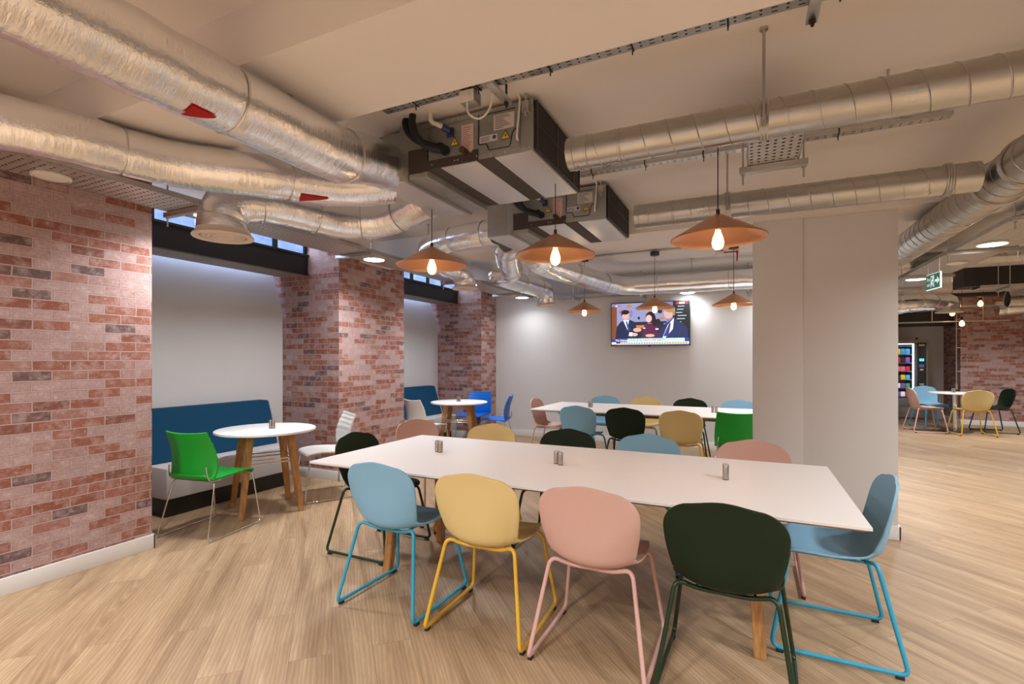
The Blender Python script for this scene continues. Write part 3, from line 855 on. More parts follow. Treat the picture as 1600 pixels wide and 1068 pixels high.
# ------------------------------------------------------------------ ducts
def foil(name, pts, r, label, taper=None, n=10, group='foil wrapped ducts', ties=True, seed=0, red=None, neck=None):
    P = catmull(pts, n)
    # resample evenly
    L = [0]
    for i in range(1, len(P)): L.append(L[-1] + (P[i] - P[i - 1]).length)
    tot = L[-1]; step = .022; N = max(8, int(tot / step)); Q = []; j = 0
    for i in range(N + 1):
        s = tot * i / N
        while j < len(L) - 2 and L[j + 1] < s: j += 1
        f = (s - L[j]) / max(1e-9, L[j + 1] - L[j]); Q.append(P[j].lerp(P[j + 1], min(1, max(0, f))))
    b = MB(); seg = 36
    rr = [r * (1 + .035 * noise.noise(Vector((i * .22, seed, 0)))) for i in range(N + 1)]
    if neck:                                     # wider drop onto a round diffuser at one end
        d, q = neck
        for i in range(N + 1):
            s_ = tot * i / N; s_ = s_ if d > 0 else tot - s_
            rr[i] *= 1 + (q / r - 1) * max(0, min(1, (abs(d) - s_) / (abs(d) * .45)))
    tie_at = [int(N * k) for k in ([.06, .24, .45, .66, .85] if tot > 1.6 else [.1, .5, .9])] if ties else []
    for i in tie_at:
        for q, f in ((-1, .985), (0, .955), (1, .985)):
            if 0 <= i + q <= N: rr[i + q] *= f
    rings = b.tube(Q, rr, seg)
    for v in b.bm.verts:
        d = noise.noise(v.co * 11 + Vector((seed, 0, 0))) * .6 + noise.noise(v.co * 26) * .4
        v.co += Vector((noise.noise(v.co * 9), noise.noise(v.co * 9 + Vector((5, 0, 0))), noise.noise(v.co * 9 + Vector((0, 7, 0))))) * r * .022 * (1 + d)
    o = tag(b.build(name, M_foil, smooth=80), label, 'duct', group)
    uvl = o.data.uv_layers.new(name='UVMap'); nv = len(rings) * seg
    vi = [0] * len(o.data.loops); o.data.loops.foreach_get('vertex_index', vi)
    fl = []
    for x in vi: fl += [tot * (x // seg) / N, (x % seg) / seg * 2 * PI * r]
    uvl.data.foreach_set('uv', fl)
    if tie_at:
        for i in tie_at:
            if 1 <= i < N:
                tb = MB(); c = Q[i]; ring = [c + (p - c) * 1.03 for p in rings[i]]
                tb.tube(ring, .0035, 6, closed=True); tb.build('tie_band', M_foiltape, o)
    for f in ((.3, .75) if tot > 2.2 else (.5,)):
        c = Q[int(N * f)]
        zt_ = 2.53 if (1.32 < c.y < 1.835 or 4.64 < c.y < 5.19) else ZS
        tb = MB(); tb.cyl((c.x, c.y, c.z + r * .96), (c.x, c.y, zt_), .006, 8); tb.cyl((c.x, c.y, zt_ - .01), (c.x, c.y, zt_), .016, 10); tb.build('hanger_rod', M_zinc, o)
    if red:
        for (i0, i1, k0, k1) in red:
            i0, i1 = int(N * i0), int(N * i1)
            tb = MB(); V = []
            for i in range(i0, i1 + 1):
                c = Q[i]; f = (i - i0) / max(1, i1 - i0)
                row = []
                for k in range(k0, k1 + 1):
                    kk = k0 + (k - k0) * (1 - .85 * f)
                    a = int(kk) % seg; fr = kk - int(kk)
                    p = rings[i][a].lerp(rings[i][(a + 1) % seg], fr)
                    row.append(c + (p - c) * 1.045 )
                V.append([tb.bm.verts.new(p) for p in row])
            for i in range(len(V) - 1):
                for k in range(len(V[0]) - 1): tb.bm.faces.new((V[i][k], V[i][k + 1], V[i + 1][k + 1], V[i + 1][k]))
            bmesh.ops.solidify(tb.bm, geom=tb.bm.faces[:], thickness=.002)
            q = tb.build('tape_patch', M_red, o); q['label'] = 'red patch of tape'
    return o
foil('foil_duct', [(-1.95, -.9, 2.36), (-1.86, .0, 2.375), (-1.82, .5, 2.38), (-1.81, .95, 2.38), (-1.81, 1.50, 2.378), (-1.815, 1.84, 2.382), (-1.87, 2.10, 2.455), (-1.94, 2.368, 2.52)], .130, 'big foil wrapped duct sweeping from top left to the nearer ceiling unit', seed=1, red=[(.607, .638, 15, 18)])
foil('foil_duct', [(-3.15, -1.2, 2.40), (-3.10, .1, 2.40), (-3.03, .75, 2.40), (-2.86, 1.15, 2.405), (-2.73, 1.60, 2.405), (-2.45, 1.95, 2.405), (-2.27, 2.30, 2.43), (-2.05, 2.56, 2.49)], .116, 'foil wrapped duct from the left edge, second below the big one', seed=2, red=[(.86, .90, 14, 17)])
foil('foil_duct', [(-3.0, 2.09, 2.17), (-3.0, 2.09, 2.27), (-2.97, 2.14, 2.36), (-2.86, 2.30, 2.395), (-2.78, 2.55, 2.39), (-2.66, 2.82, 2.385), (-2.42, 2.96, 2.41), (-2.04, 2.94, 2.49)], .118, 'sagging foil duct joining the near round ceiling diffuser to the ceiling unit', seed=3, neck=(.30, .148), red=[(.40, .46, 11, 15)])
foil('foil_duct', [(-2.04, 3.98, 2.51), (-2.35, 4.0, 2.51), (-2.72, 4.08, 2.49), (-2.96, 4.28, 2.45), (-3.04, 4.65, 2.40), (-3.04, 5.0, 2.39), (-3.035, 5.11, 2.33), (-3.03, 5.14, 2.235)], .115, 'foil duct looping left from the farther ceiling unit to a diffuser', seed=4, neck=(-.22, .125))
foil('foil_duct', [(-2.04, 4.30, 2.49), (-2.15, 4.45, 2.45), (-2.27, 4.75, 2.38), (-2.40, 5.08, 2.365), (-2.60, 5.20, 2.37), (-2.72, 5.48, 2.38), (-2.70, 6.0, 2.38), (-2.68, 6.6, 2.38), (-2.68, 6.84, 2.35), (-2.68, 6.89, 2.185)], .122, 'foil duct snaking past the brick piers to the diffuser near the grey wall', seed=5, neck=(-.22, .125))
foil('foil_duct', [(-1.93, 4.55, 2.42), (-1.92, 4.72, 2.385), (-1.92, 5.1, 2.38), (-1.85, 6.0, 2.40), (-1.74, 6.85, 2.42), (-1.5, 7.18, 2.42), (-1.0, 7.22, 2.42), (-.3, 7.22, 2.42), (.5, 7.22, 2.42)], .130, 'foil duct running along the top of the grey back wall above the television', seed=6)

def spiral(P0, P1, r, label, group='bare spiral ducts', pitch=.115, cap=True, name='spiral_duct'):
    P0, P1 = Vector(P0), Vector(P1); d = P1 - P0; L = d.length; t = d.normalized()
    n = Vector((0, 0, 1)); bb = t.cross(n)
    b = MB(); seg = 40
    def ring(s, q): return [P0 + t * s + (n * math.cos(2 * PI * k / seg) + bb * math.sin(2 * PI * k / seg)) * q for k in range(seg)]
    b.loft([ring(.004, r - .006), ring(0, r - .003), ring(0, r), ring(L * .5, r), ring(L, r)], True, False)
    # the far inside of the open mouth
    b.loft([ring(.004, r - .006), ring(min(.5, L * .5), r - .006)], True, False); b.bm.faces.new([b.bm.verts.new(p) for p in ring(min(.5, L * .5), r - .006)])
    o = tag(b.build(name, M_galv, smooth=50), label, 'duct', group)
    h = MB(); turns = L / pitch; m = int(turns * 32); pts = []
    for i in range(m + 1):
        s = .05 + (L - .06) * i / m; a = 2 * PI * s / pitch
        pts.append(P0 + t * s + (n * math.cos(a) + bb * math.sin(a)) * (r + .0005))
    h.tube(pts, .003, 5)
    h.build('seam_ridge', M_galv, o)
    for s in (.03, .10, .26):
        c = MB(); c.loft([ring(s - .006, r), ring(s - .004, r + .003), ring(s + .004, r + .003), ring(s + .006, r)], True, False)
        c.build('coupling_collar', M_galv, o)
    return o, ring
def hanger(o, p, r, ztop=ZS, name='hanger_rod'):
    b = MB(); x, y, z = p
    b.cyl((x, y, z + r - .01), (x, y, ztop), .006, 8); b.cyl((x, y, ztop - .012), (x, y, ztop), .016, 10); b.cyl((x, y, z + r - .012), (x, y, z + r + .02), .012, 8)
    return b.build(name, M_zinc, o)
def strap(o, p, r, axis):
    b = MB(); x, y, z = p
    ringp = [(Vector((x, y + math.sin(a) * (r + .003), z + math.cos(a) * (r + .003))) if axis == 'X' else Vector((x + math.sin(a) * (r + .003), y, z + math.cos(a) * (r + .003)))) for a in [2 * PI * k / 32 for k in range(32)]]
    for q in (-.012, 0, .012):
        b.tube([v + (Vector((q, 0, 0)) if axis == 'X' else Vector((0, q, 0))) for v in ringp], .007, 6, closed=True)
    b.build('clamp', M_galv, o)
o, _ = spiral((-.81, 2.40, 2.405), (4.5, 2.40, 2.405), .078, 'bare spiral steel duct crossing the upper right, nearest the camera')
hanger(o, (0.06, 2.315, 2.36), 0); strap(o, (0.06, 2.40, 2.405), .078, 'X'); hanger(o, (2.2, 2.40, 2.405), .078)
o, _ = spiral((-.725, 3.62, 2.395), (1.16, 3.62, 2.395), .082, 'bare spiral steel duct above the pillar, joining the wide duct')
hanger(o, (-.12, 3.53, 2.36), 0); strap(o, (-.12, 3.62, 2.395), .082, 'X'); strap(o, (1.02, 3.62, 2.395), .083, 'X')
o, _ = spiral((1.31, 2.72, 2.395), (1.31, 9.3, 2.395), .122, 'wide spiral steel duct running away past the right of the pillar', pitch=.125)
strap(o, (1.31, 3.44, 2.395), .124, 'Y'); strap(o, (1.31, 3.80, 2.395), .124, 'Y'); hanger(o, (1.31, 6.4, 2.395), .122); hanger(o, (1.31, 3.0, 2.395), .122)
o, _ = spiral((1.44, 7.6, 2.57), (3.2, 7.6, 2.57), .09, 'spiral steel duct branching off behind the lit cable tray', pitch=.13); hanger(o, (2.5, 7.6, 2.57), .09)
o, _ = spiral((2.55, 6.0, 2.40), (6.5, 6.0, 2.40), .11, 'spiral steel duct at the right edge beyond the cable tray'); hanger(o, (3.0, 6.0, 2.40), .11)
o, _ = spiral((3.85, 10.9, 2.36), (7.5, 10.9, 2.36), .13, 'spiral steel duct in front of the far brick wall'); hanger(o, (4.6, 10.9, 2.36), .13)
foil('foil_duct', [(1.5, 10.4, 2.36), (2.2, 10.45, 2.33), (2.7, 10.7, 2.37), (3.05, 11.1, 2.36)], .115, 'slim foil duct beyond the exit sign', seed=7)
foil('foil_duct', [(1.35, 11.9, 2.24), (2.0, 11.9, 2.30), (2.8, 11.8, 2.42), (3.25, 11.7, 2.42), (3.33, 11.7, 2.36), (3.33, 11.7, 2.25)], .16, 'fat foil duct bending down above the far round table', seed=8)
foil('foil_duct', [(4.3, 12.6, 2.33), (5.2, 12.55, 2.40), (6.4, 12.5, 2.38)], .14, 'foil duct in front of the far brick wall', seed=9)

def diffuser(x, y, z, r, neck, label):
    t = thing('ceiling_diffuser', label, 'air diffuser', (x, y, z), 0, 'round ceiling diffusers')
    b = MB()
    prof = [(neck, .05), (neck + .004, .03), (r, .016), (r + .004, .008), (r, .0), (r * .80, .004), (r * .78, .014)]
    b.lathe(prof, 48); b.build('outer_ring', M_creamdif, t, smooth=50)
    for q, (a, zz) in enumerate(((.66, .008), (.48, .006), (.30, .004))):
        b = MB(); b.lathe([(r * (a + .06), zz + .018), (r * (a + .05), zz), (r * a, zz - .003), (r * (a - .06), zz + .016)], 40); b.build('cone_ring', M_creamdif, t, smooth=60)
    b = MB(); b.lathe([(.001, .018), (r * .80, .018), (r * .80, .02), (.001, .02)], 40, caps=True)
    b.lathe([(.001, .0), (r * .16, .003), (r * .17, .018)], 24); b.build('core', M_creamdif, t, smooth=50)
diffuser(-3.0, 2.09, 2.145, .172, .152, 'cream round air diffuser in front of the black lintel, largest')
diffuser(-3.03, 5.14, 2.205, .155, .127, 'cream round air diffuser beside the lit disc above the brick pier')
diffuser(-2.68, 6.89, 2.155, .148, .127, 'cream round air diffuser high in front of the grey back wall')
diffuser(3.33, 11.7, 2.225, .20, .165, 'cream round air diffuser above the far pedestal table')

# ------------------------------------------------------------------ cable trays
M_cabg = mat('grey_cable', (.055, .052, .05), .55); M_cabg2 = mat('dark_cable', (.025, .024, .026), .55)
def tray(lo, hi, axis, label, rods, strut=(), name='cable_tray', lip=.03):
    (x0, y0, z), (x1, y1, _) = lo, hi
    b = MB(); b.box((x0, y0, z), (x1, y1, z + .002))
    o = tag(b.build(name, M_perfY if axis == 'Y' else M_perfX, smooth=0), label, 'cable tray', 'perforated cable trays')
    b = MB()
    if axis == 'Y':
        for x in (x0, x1): b.box((x - .002, y0, z), (x + .002, y1, z + lip)); b.box((x - .006, y0, z + lip), (x + .006, y1, z + lip + .003))
    else:
        for y in (y0, y1): b.box((x0, y - .002, z), (x1, y + .002, z + lip)); b.box((x0, y - .006, z + lip), (x1, y + .006, z + lip + .003))
    b.build('side_lip', M_zinc, o)
    rc = random.Random(int(abs(x0 * 100)))
    for q in range(7):
        f = .08 + .84 * q / 6; hgt = z + .016 + .012 * (q % 2)
        if axis == 'Y':
            xc = x0 + (x1 - x0) * f; pts = [(xc + rc.uniform(-.012, .012), y0 + (y1 - y0) * k / 24, hgt) for k in range(25)]
        else:
            yc = y0 + (y1 - y0) * f; pts = [(x0 + (x1 - x0) * k / 24, yc + rc.uniform(-.012, .012), hgt) for k in range(25)]
        b = MB(); b.tube(pts, .0135, 7); b.build('cable', [M_cabg, M_hose, M_cabg2][q % 3], o, smooth=70)
    for p in rods:
        if axis == 'Y': ends = ((x0 - .025, p), (x1 + .025, p))
        else: ends = ((p, y0 - .025), (p, y1 + .025))
        b = MB(); (ax, ay), (bx_, by_) = ends
        if axis == 'Y': b.box((ax - .02, ay - .02, z - .038), (bx_ + .02, ay + .02, z - .002), .003)
        else: b.box((ax - .02, ay - .02, z - .038), (ax + .02, by_ + .02, z - .002), .003)
        b.build('strut', M_zinc, o)
        for ex, ey in ends:
            b = MB(); b.cyl((ex, ey, z - .10), (ex, ey, ZS), .005, 8); b.cyl((ex, ey, z - .050), (ex, ey, z - .038), .010, 8); b.cyl((ex, ey, ZS - .01), (ex, ey, ZS), .014, 8)
            b.build('hanger_rod', M_zinc, o)
    return o
ZT = 2.43
tray((-3.74, -2.5, ZT), (-3.36, 8.0, 0), 'Y', 'long perforated cable tray running along the brick wall and alcoves', [.4, 2.2, 3.85, 5.8, 7.3])
tray((-3.30, 7.92, 2.40), (.9, 8.17, 0), 'X', 'perforated cable tray along the back wall above the television', [-2.6, -1.5, .0])
tray((1.80, 3.4, ZT), (2.26, 9.4, 0), 'Y', 'perforated cable tray at the right with two lit discs under it', [4.9, 6.25, 7.9, 9.2])
tray((2.9, 9.0, 2.36), (7.0, 9.3, 0), 'X', 'perforated cable tray crossing in front of the far brick wall', [3.2, 5.0])
o = tray((.0, 2.62, 2.47), (.25, 3.18, 0), 'Y', 'short perforated tray stub hanging below the nearer spiral duct', [3.14])

def small_tray(y, x0, x1, z, label):
    b = MB(); b.box((x0, y - .03, z), (x1, y + .03, z + .0015)); b.box((x0, y - .031, z), (x1, y - .0295, z + .022)); b.box((x0, y + .0295, z), (x1, y + .031, z + .022))
    h = b
    k = 0; x = x0 + .03
    while x < x1 - .04:
        if k % 2 == 0:
            for yy in (y - .014, y + .010): h.box((x, yy, z - .0006), (x + .022, yy + .006, z - .0001), mi=1)
        else:
            for yy in (y - .012, y + .012): h.cyl((x + .01, yy, z - .0006), (x + .01, yy, z - .0001), .0055, 8, mi=1)
        x += .045; k += 1
    o = tag(b.build('cable_strip', [M_zinc, M_blacksat], smooth=0), label, 'cable tray', 'narrow slotted cable trays on the ceiling')
    for s in range(int((x1 - x0) / .37)):
        c = MB()
        xx = x0 + .2 + s * .37; c.box((xx - .004, y - .035, z - .003), (xx + .004, y + .035, z + .026), .001); c.cyl((xx, y + .01, z - .03), (xx, y + .01, z), .003, 6)
        c.build('cable_tie', M_rubber, o)
    b = MB()
    for yy in (-.012, .008): b.cyl((x0, y + yy, z + .009), (x1, y + yy, z + .009), .006, 6)
    b.build('cable', M_wplast, o)
    b = MB()
    n = max(2, int((x1 - x0) / .9))
    for s in range(n):
        xx = x0 + .3 + (x1 - x0 - .5) * s / (n - 1)
        b.box((xx - .02, y - .045, z + .024), (xx + .02, y + .045, ZS), .002)
    b.build('bracket', M_zinc, o)
    return o
small_tray(2.12, -1.75, 3.2, 2.695, 'narrow slotted cable tray along the back edge of the front beam')
small_tray(3.47, -1.2, 1.0, 2.695, 'narrow slotted cable tray feeding the farther ceiling unit')
# hanging bracket at the very top
t = thing('strut_bracket', 'short zinc strut bracket at the top edge right of centre', 'bracket', (.22, 2.12, 2.68)); b = MB(); b.box((-.02, -.06, -.02), (.02, .10, .0), .003); b.build('channel', M_zinc, t); b = MB(); b.cyl((0, .07, -.045), (0, .07, .07), .006, 8); b.cyl((0, .07, -.032), (0, .07, -.02), .012, 8); b.build('hanger_bolt', M_rubber, t)
t = thing('strut_bracket', 'zinc strut bracket beside the white junction box', 'bracket', (-1.09, 2.12, 2.68)); b = MB(); b.box((-.02, -.06, -.02), (.02, .16, .0), .003); b.build('channel', M_zinc, t); b = MB(); b.cyl((0, .13, -.045), (0, .13, .07), .006, 8); b.cyl((0, .13, -.032), (0, .13, -.02), .012, 8); b.build('hanger_bolt', M_rubber, t)
# junction box with looping cable
t = thing('junction_box', 'white switch box with a looping white cable above the nearer ceiling unit', 'junction box', (-1.235, 2.13, 2.632))
b = MB(); b.box((-.04, -.02, 0), (.04, .05, .06), .004); b.build('back_box', M_galv2, t)
b = MB(); b.box((-.04, -.028, .0), (.04, -.02, .055), .003); b.box((-.018, -.033, .015), (.018, -.028, .04), .002); b.build('switch_plate', M_wplast, t)
b = MB(); b.tube(catmull([(.0, -.02, .0), (.01, -.02, -.06), (.06, .0, -.085), (.11, .01, -.04), (.125, .01, .055)], 6), .005, 8); b.build('cable', M_wplast, t)

# ------------------------------------------------------------------ downlights
LIGHTS = []
def downlight(x, y, z, on, label, r=.115):
    t = thing('downlight', label, 'ceiling light' if on else 'ceiling disc', (x, y, z), 0, 'round disc lights under the trays' if on else 'unlit white discs under the trays')
    b = MB(); b.lathe([(r - .012, .0), (r, .004), (r, .016), (.001, .016)], 36, caps=False); b.build('trim_ring', M_wplast, t, smooth=40)
    if on: LIGHTS.append((x, y, z - .008))
    b = MB(); b.lathe([(.001, -.003), (r - .03, -.002), (r - .012, .003)], 36); b.build('diffuser', M_led if on else M_dim, t, smooth=60)
zt = ZT - .018
for y, l in ((2.36, 'lit white disc half hidden behind the near round diffuser'), (4.12, 'lit white disc above the middle brick pier'), (6.10, 'lit white disc beside the middle round diffuser'), (7.75, 'lit white disc high in the far corner of the tray')):
    downlight(-3.53 if y < 7 else -3.46, y, zt, True, l)
downlight(-.83, 8.04, 2.382, True, 'lit white disc above the television')
downlight(2.0, 5.95, zt, True, 'lit white disc at the upper right beyond the pillar')
downlight(1.98, 8.15, zt, True, 'lit white disc near the exit sign')
downlight(-3.60, 1.47, zt, False, 'unlit white disc under the tray above the near brick wall', .09)
downlight(2.06, 7.0, zt, False, 'unlit white disc under the tray beyond the pillar', .09)

# ------------------------------------------------------------------ ceiling units
def make_unit():
    t = thing('ceiling_unit', '', 'air conditioner')
    # local origin: front right bottom corner (X right end, Y front); body spans X[-.655,0], Y[0,.74], Z[0,.27]
    D = .74; Hh = .262
    b = MB(); b.box((-.655, 0, .0), (0, D, Hh), .003)
    b.box((-.665, -.004, Hh - .03), (.0, D + .004, Hh), .002)
    b.box((-.855, .0, -.04), (-.655, D - .01, Hh + .005), .003)
    b.build('casing', M_galv2, t)
    b = MB()
    for x0, x1 in ((-.565, -.335), (-.225, -.004)): b.box((x0, .002, -.006), (x1, D, .0), .001)
    b.box((-1.03, .0, -.046), (-.81, D - .01, -.04), .001)
    b.build('bottom_panel', M_pale, t)
    b = MB(); b.box((-.335, .0, -.004), (-.225, D, .0)); b.box((-.655, .0, -.004), (-.565, D, .0)); b.build('foam_strip', M_brown, t)
    b = MB(); b.box((-1.03, -.0, -.04), (-.855, D - .01, .25), .003); b.build('outlet_plenum', M_galv2, t)
    b = MB(); b.box((-.81, -.008, -.052), (-.785, D, -.012), .002); b.build('drip_rail', M_galv2, t)
    # dark insulation on the front face
    b = MB(); b.box((-.785, -.006, -.01), (-.655, .0, .125)); b.box((-.655, -.006, -.002), (-.325, -.0, .045)); b.box((-.36, -.006, -.002), (-.325, .0, .058)); b.build('foam_lagging', M_brown, t)
    # filter grille side
    b = MB(); b.box((0, .012, .006), (.014, D - .008, Hh - .006), .002); b.build('filter_panel', M_black, t)
    b = MB()
    for y in (.012, .31, .60, D - .014): b.box((.010, y - .004, .004), (.018, y + .008, Hh - .004), .001)
    for z in (.006, .135, Hh - .010): b.box((.010, .01, z - .002), (.0165, D - .008, z + .003), .001)
    b.build('filter_frame', M_blackmetal, t)
    # access panel and its seam
    b = MB(); b.box((-.315, -.008, .028), (-.075, -.0, .235), .002); a = b.build('access_panel', M_galv2, t)
    b = MB()
    b.tube(fillet([(-.318, -.009, .235), (-.318, -.009, .075), (-.27, -.009, .075), (-.255, -.009, .036), (-.13, -.009, .036), (-.115, -.009, .11), (-.095, -.009, .125)], .01, 3), .003, 6)
    b.tube([(-.30, -.009, .232), (-.10, -.009, .232)], .0025, 6); b.build('panel_seam', M_blacksat, a)
    # labels
    b = MB(); b.box((-.43, -.0015, .055), (-.355, -.0, .205)); l = b.build('paper_label', M_pinklab, t); l['label'] = 'pink notice label'
    b = MB()
    for k in range(11): b.box((-.423, -.002, .068 + k * .012), (-.423 + .06 * (.6 + .4 * ((k * 37) % 7) / 7), -.0015, .0715 + k * .012))
    b.build('print_lines', mat_redink, l)
    b = MB(); b.box((-.225, -.0095, .135), (-.105, -.008, .215)); l = b.build('rating_plate', M_label, t)
    b = MB()
    for k in range(8): b.box((-.218, -.010, .142 + k * .009), (-.218 + .10 * (.5 + .5 * ((k * 29) % 5) / 5), -.0095, .1455 + k * .009))
    b.build('print_lines', M_ink, l)
    b = MB(); b.box((-.312, -.0095, .082), (-.205, -.008, .118)); l = b.build('paper_label', M_label, t)
    b = MB(); b.cyl((-.222, -.0105, .102), (-.222, -.0095, .102), .011, 16)
    for k in range(3): b.box((-.306, -.010, .088 + k * .009), (-.25, -.0095, .091 + k * .009))
    b.build('print_lines', M_blueink, l)
    for cx, cz, yy in ((-.475, .125, -.001), (-.155, .098, -.009)):
        b = MB(); b.prism([(cx - .026, cz - .02), (cx + .026, cz - .02), (cx, cz + .026)], 1, yy - .0015, yy); w = b.build('warning_sticker', M_yel, t, smooth=0); w['label'] = 'yellow warning triangle'
        b = MB(); b.prism([(cx + .003, cz + .014), (cx - .007, cz - .003), (cx, cz - .002), (cx - .003, cz - .014), (cx + .008, cz + .002), (cx + .001, cz + .002)], 1, yy - .002, yy - .0015)
        for p, q in (((-.026, -.02), (.026, -.02)), ((.026, -.02), (0, .026)), ((0, .026), (-.026, -.02))):
            b.tube([(cx + p[0], yy - .0015, cz + p[1]), (cx + q[0], yy - .0015, cz + q[1])], .0018, 5)
        b.build('bolt_symbol', M_blacksat, w, smooth=0)
    # hoses, drain, stub, screws
    for pth in ([(-.565, .0, .105), (-.66, -.05, .135), (-.735, -.06, .195), (-.765, -.06, .255), (-.765, -.05, .287)], [(-.535, .0, .085), (-.62, -.06, .105), (-.675, -.085, .165), (-.70, -.085, .235), (-.70, -.08, .287)]):
        b = MB(); b.tube(catmull(pth, 7), .020, 12); x, _, zz = pth[0]; b.cyl((x - .005, -.002, zz - .002), (x + .012, -.02, zz), .026, 14); b.build('refrigerant_hose', M_hose, t, smooth=70)
    b = MB(); b.tube(fillet([(-.505, -.012, .185), (-.53, -.04, .205), (-.60, -.05, .24), (-.60, -.05, .31)], .02, 4), .013, 10); b.build('drain_pipe', M_wplast, t, smooth=70)
    b = MB(); b.box((-.52, -.012, .155), (-.48, .0, .205), .003); b.tube([(-.50, -.01, .185), (-.53, -.04, .205)], .018, 10); b.build('drain_valve', M_bluepl, t)
    b = MB(); b.cyl((-.40, .0, .052), (-.40, -.05, .052), .018, 14); b.build('pipe_stub', M_brass, t)
    b = MB(); b.tube(catmull([(-.085, -.01, .06), (-.08, -.03, .08), (-.072, -.02, .2), (-.07, -.015, .26), (-.075, -.03, .29)], 6), .006, 8); b.build('power_cable', M_wplast, t)
    for x, y0, y1, yr in ((-.035, -.03, 0, -.02), (-.60, D, D + .03, D + .02), (-.035, D, D + .03, D + .02)):
        b = MB(); b.box((x - .02, y0, .19), (x + .02, y1, .245), .003); b.cyl((x, yr, .17), (x, yr, .287), .006, 8); b.build('hanging_bracket', M_zinc, t)
    b = MB()
    for x in (-.62, -.47, -.45, -.33, -.24, -.16, -.05, -.02):
        for z in ((.018, .245) if x < -.3 else (.012, .25)): b.cyl((x, -.011, z), (x, 0, z), .004, 6)
    b.build('screws', M_pale, t)
    return t
mat_redink = mat('red_ink', (.42, .14, .12), .5)
u0 = make_unit()
u0.location = (-1.0, 2.385, 2.463); u0['label'] = 'grey ceiling air unit with warning stickers, the nearer and larger one'; u0['group'] = 'ducted ceiling air units'
dup(u0, (-.985, 3.79, 2.463), 0, 'grey ceiling air unit behind the nearer one, above the middle pendant', 'ducted ceiling air units')

# ------------------------------------------------------------------ fire detector, exit sign, conduits
t = thing('smoke_detector', 'white detector on red conduit beside the pillar top', 'detector', (-.32, 6.85, 2.70))
b = MB(); b.lathe([(.001, -.03), (.03, -.028), (.048, -.012), (.05, .0), (.05, .03), (.001, .05)], 24, caps=False); b.build('head', M_wplast, t, smooth=50)
b = MB(); b.tube(fillet([(.03, 0, .02), (.20, .0, .02), (.20, .0, -.10)], .012, 4), .009, 8); b.box((.185, -.012, .0), (.215, .012, .035), .003); b.build('red_conduit', M_redpipe, t)
M_signg = mat('exit_sign_green', (.006, .085, .06), .35, emit=(.006, .09, .06), es=.6)
M_signw = mat('exit_sign_white', (.8, .85, .82), .4, emit=(.8, .9, .85), es=.5)
t = thing('exit_sign', 'green running man exit sign hanging beyond the pillar', 'sign', (1.70, 6.40, 2.165), R(-83)); t.scale = (.74, 1, .95)
b = MB(); b.box((-.20, -.006, -.085), (.20, .006, .085), .003); b.build('panel', M_signw, t)
b = MB(); b.box((-.192, -.0075, -.077), (.192, -.006, .077)); b.build('green_face', M_signg, t)
b = MB()
def sp(pts): b.loft([[Vector((x, -.0085, z)) for x, z in pts], [Vector((x, -.0075, z)) for x, z in pts]])
sp([(.065, -.012), (.065, .012), (.125, .012), (.125, .04), (.18, 0), (.125, -.04), (.125, -.012)])
sp([(-.055, -.06), (-.055, .06), (.035, .06), (.035, -.06), (.025, -.06), (.025, .05), (-.045, .05), (-.045, -.06)])
sp([(-.03, .010), (.0, .028), (.016, .008), (.008, .0), (-.004, .012), (-.012, -.012), (.012, -.03), (.008, -.052), (-.002, -.05), (.0, -.034), (-.022, -.02), (-.04, -.045), (-.048, -.036), (-.028, -.008)])
b.lathe([(.001, -.0085), (.011, -.0085), (.011, -.0075)], 12, (0, 0, 0)) if False else sp([(.004 + .012 * math.cos(k * PI / 6), .038 + .012 * math.sin(k * PI / 6)) for k in range(12)])
b.build('running_man', M_signw, t)
MT = Matrix.Translation((-.122, -.0085, .028)) @ Matrix.Rotation(PI / 2, 4, 'X')
text_mesh('Fire', .055, M_signw, MT, 'lettering', t)
MT = Matrix.Translation((-.122, -.0085, -.028)) @ Matrix.Rotation(PI / 2, 4, 'X')
text_mesh('exit', .055, M_signw, MT, 'lettering', t)
b = MB()
for x in (-.16, .16): b.cyl((x, 0, .085), (x, 0, ZT - 2.165), .002, 6)
b.build('suspension_wire', M_zinc, t)
b = MB(); b.cyl((3.98, 13.55, .75), (3.98, 13.55, ZS), .011, 10); b.cyl((3.98, 13.55, .74), (3.98, 13.55, .86), .03, 10)
o = tag(b.build('conduit', M_zinc), 'vertical grey conduit at the corner of the far brick wall', 'conduit')
for z in (1.1, 1.6, 2.0, 2.2):
    b = MB(); b.cyl((3.98, 13.55, z), (3.98, 13.55, z + .03), .018, 10); b.box((3.98, 13.545, z + .005), (4.06, 13.605, z + .025), .002); b.build('wall_mount_clip', M_zinc, o)
def pipe_run(name, m, x0, x1, y, z, r, xs, label, cat):
    b = MB(); b.cyl((x0, y, z), (x1, y, z), r, 16); o = tag(b.build(name, m), label, cat)
    for x in xs:
        b = MB(); b.cyl((x, y, z + r * .8), (x, y, ZS), .007, 8); b.cyl((x, y, ZS - .01), (x, y, ZS), .016, 10); b.build('hanger_rod', M_zinc, o)
pipe_run('conduit', M_zinc, 1.3, 4.6, 12.9, 2.13, .014, (2.3, 3.4, 4.2), 'horizontal grey conduit carrying the bare bulbs', 'conduit')
pipe_run('water_pipe', M_blackmetal, 1.3, 8.5, 12.2, 2.58, .045, (2.5, 5), 'black pipe under the ceiling beyond the exit sign', 'pipe')
pipe_run('water_pipe', M_galv, 1.3, 8.5, 13.1, 2.45, .035, (2.8, 5.2), 'grey pipe below the black one by the far brick wall', 'pipe')
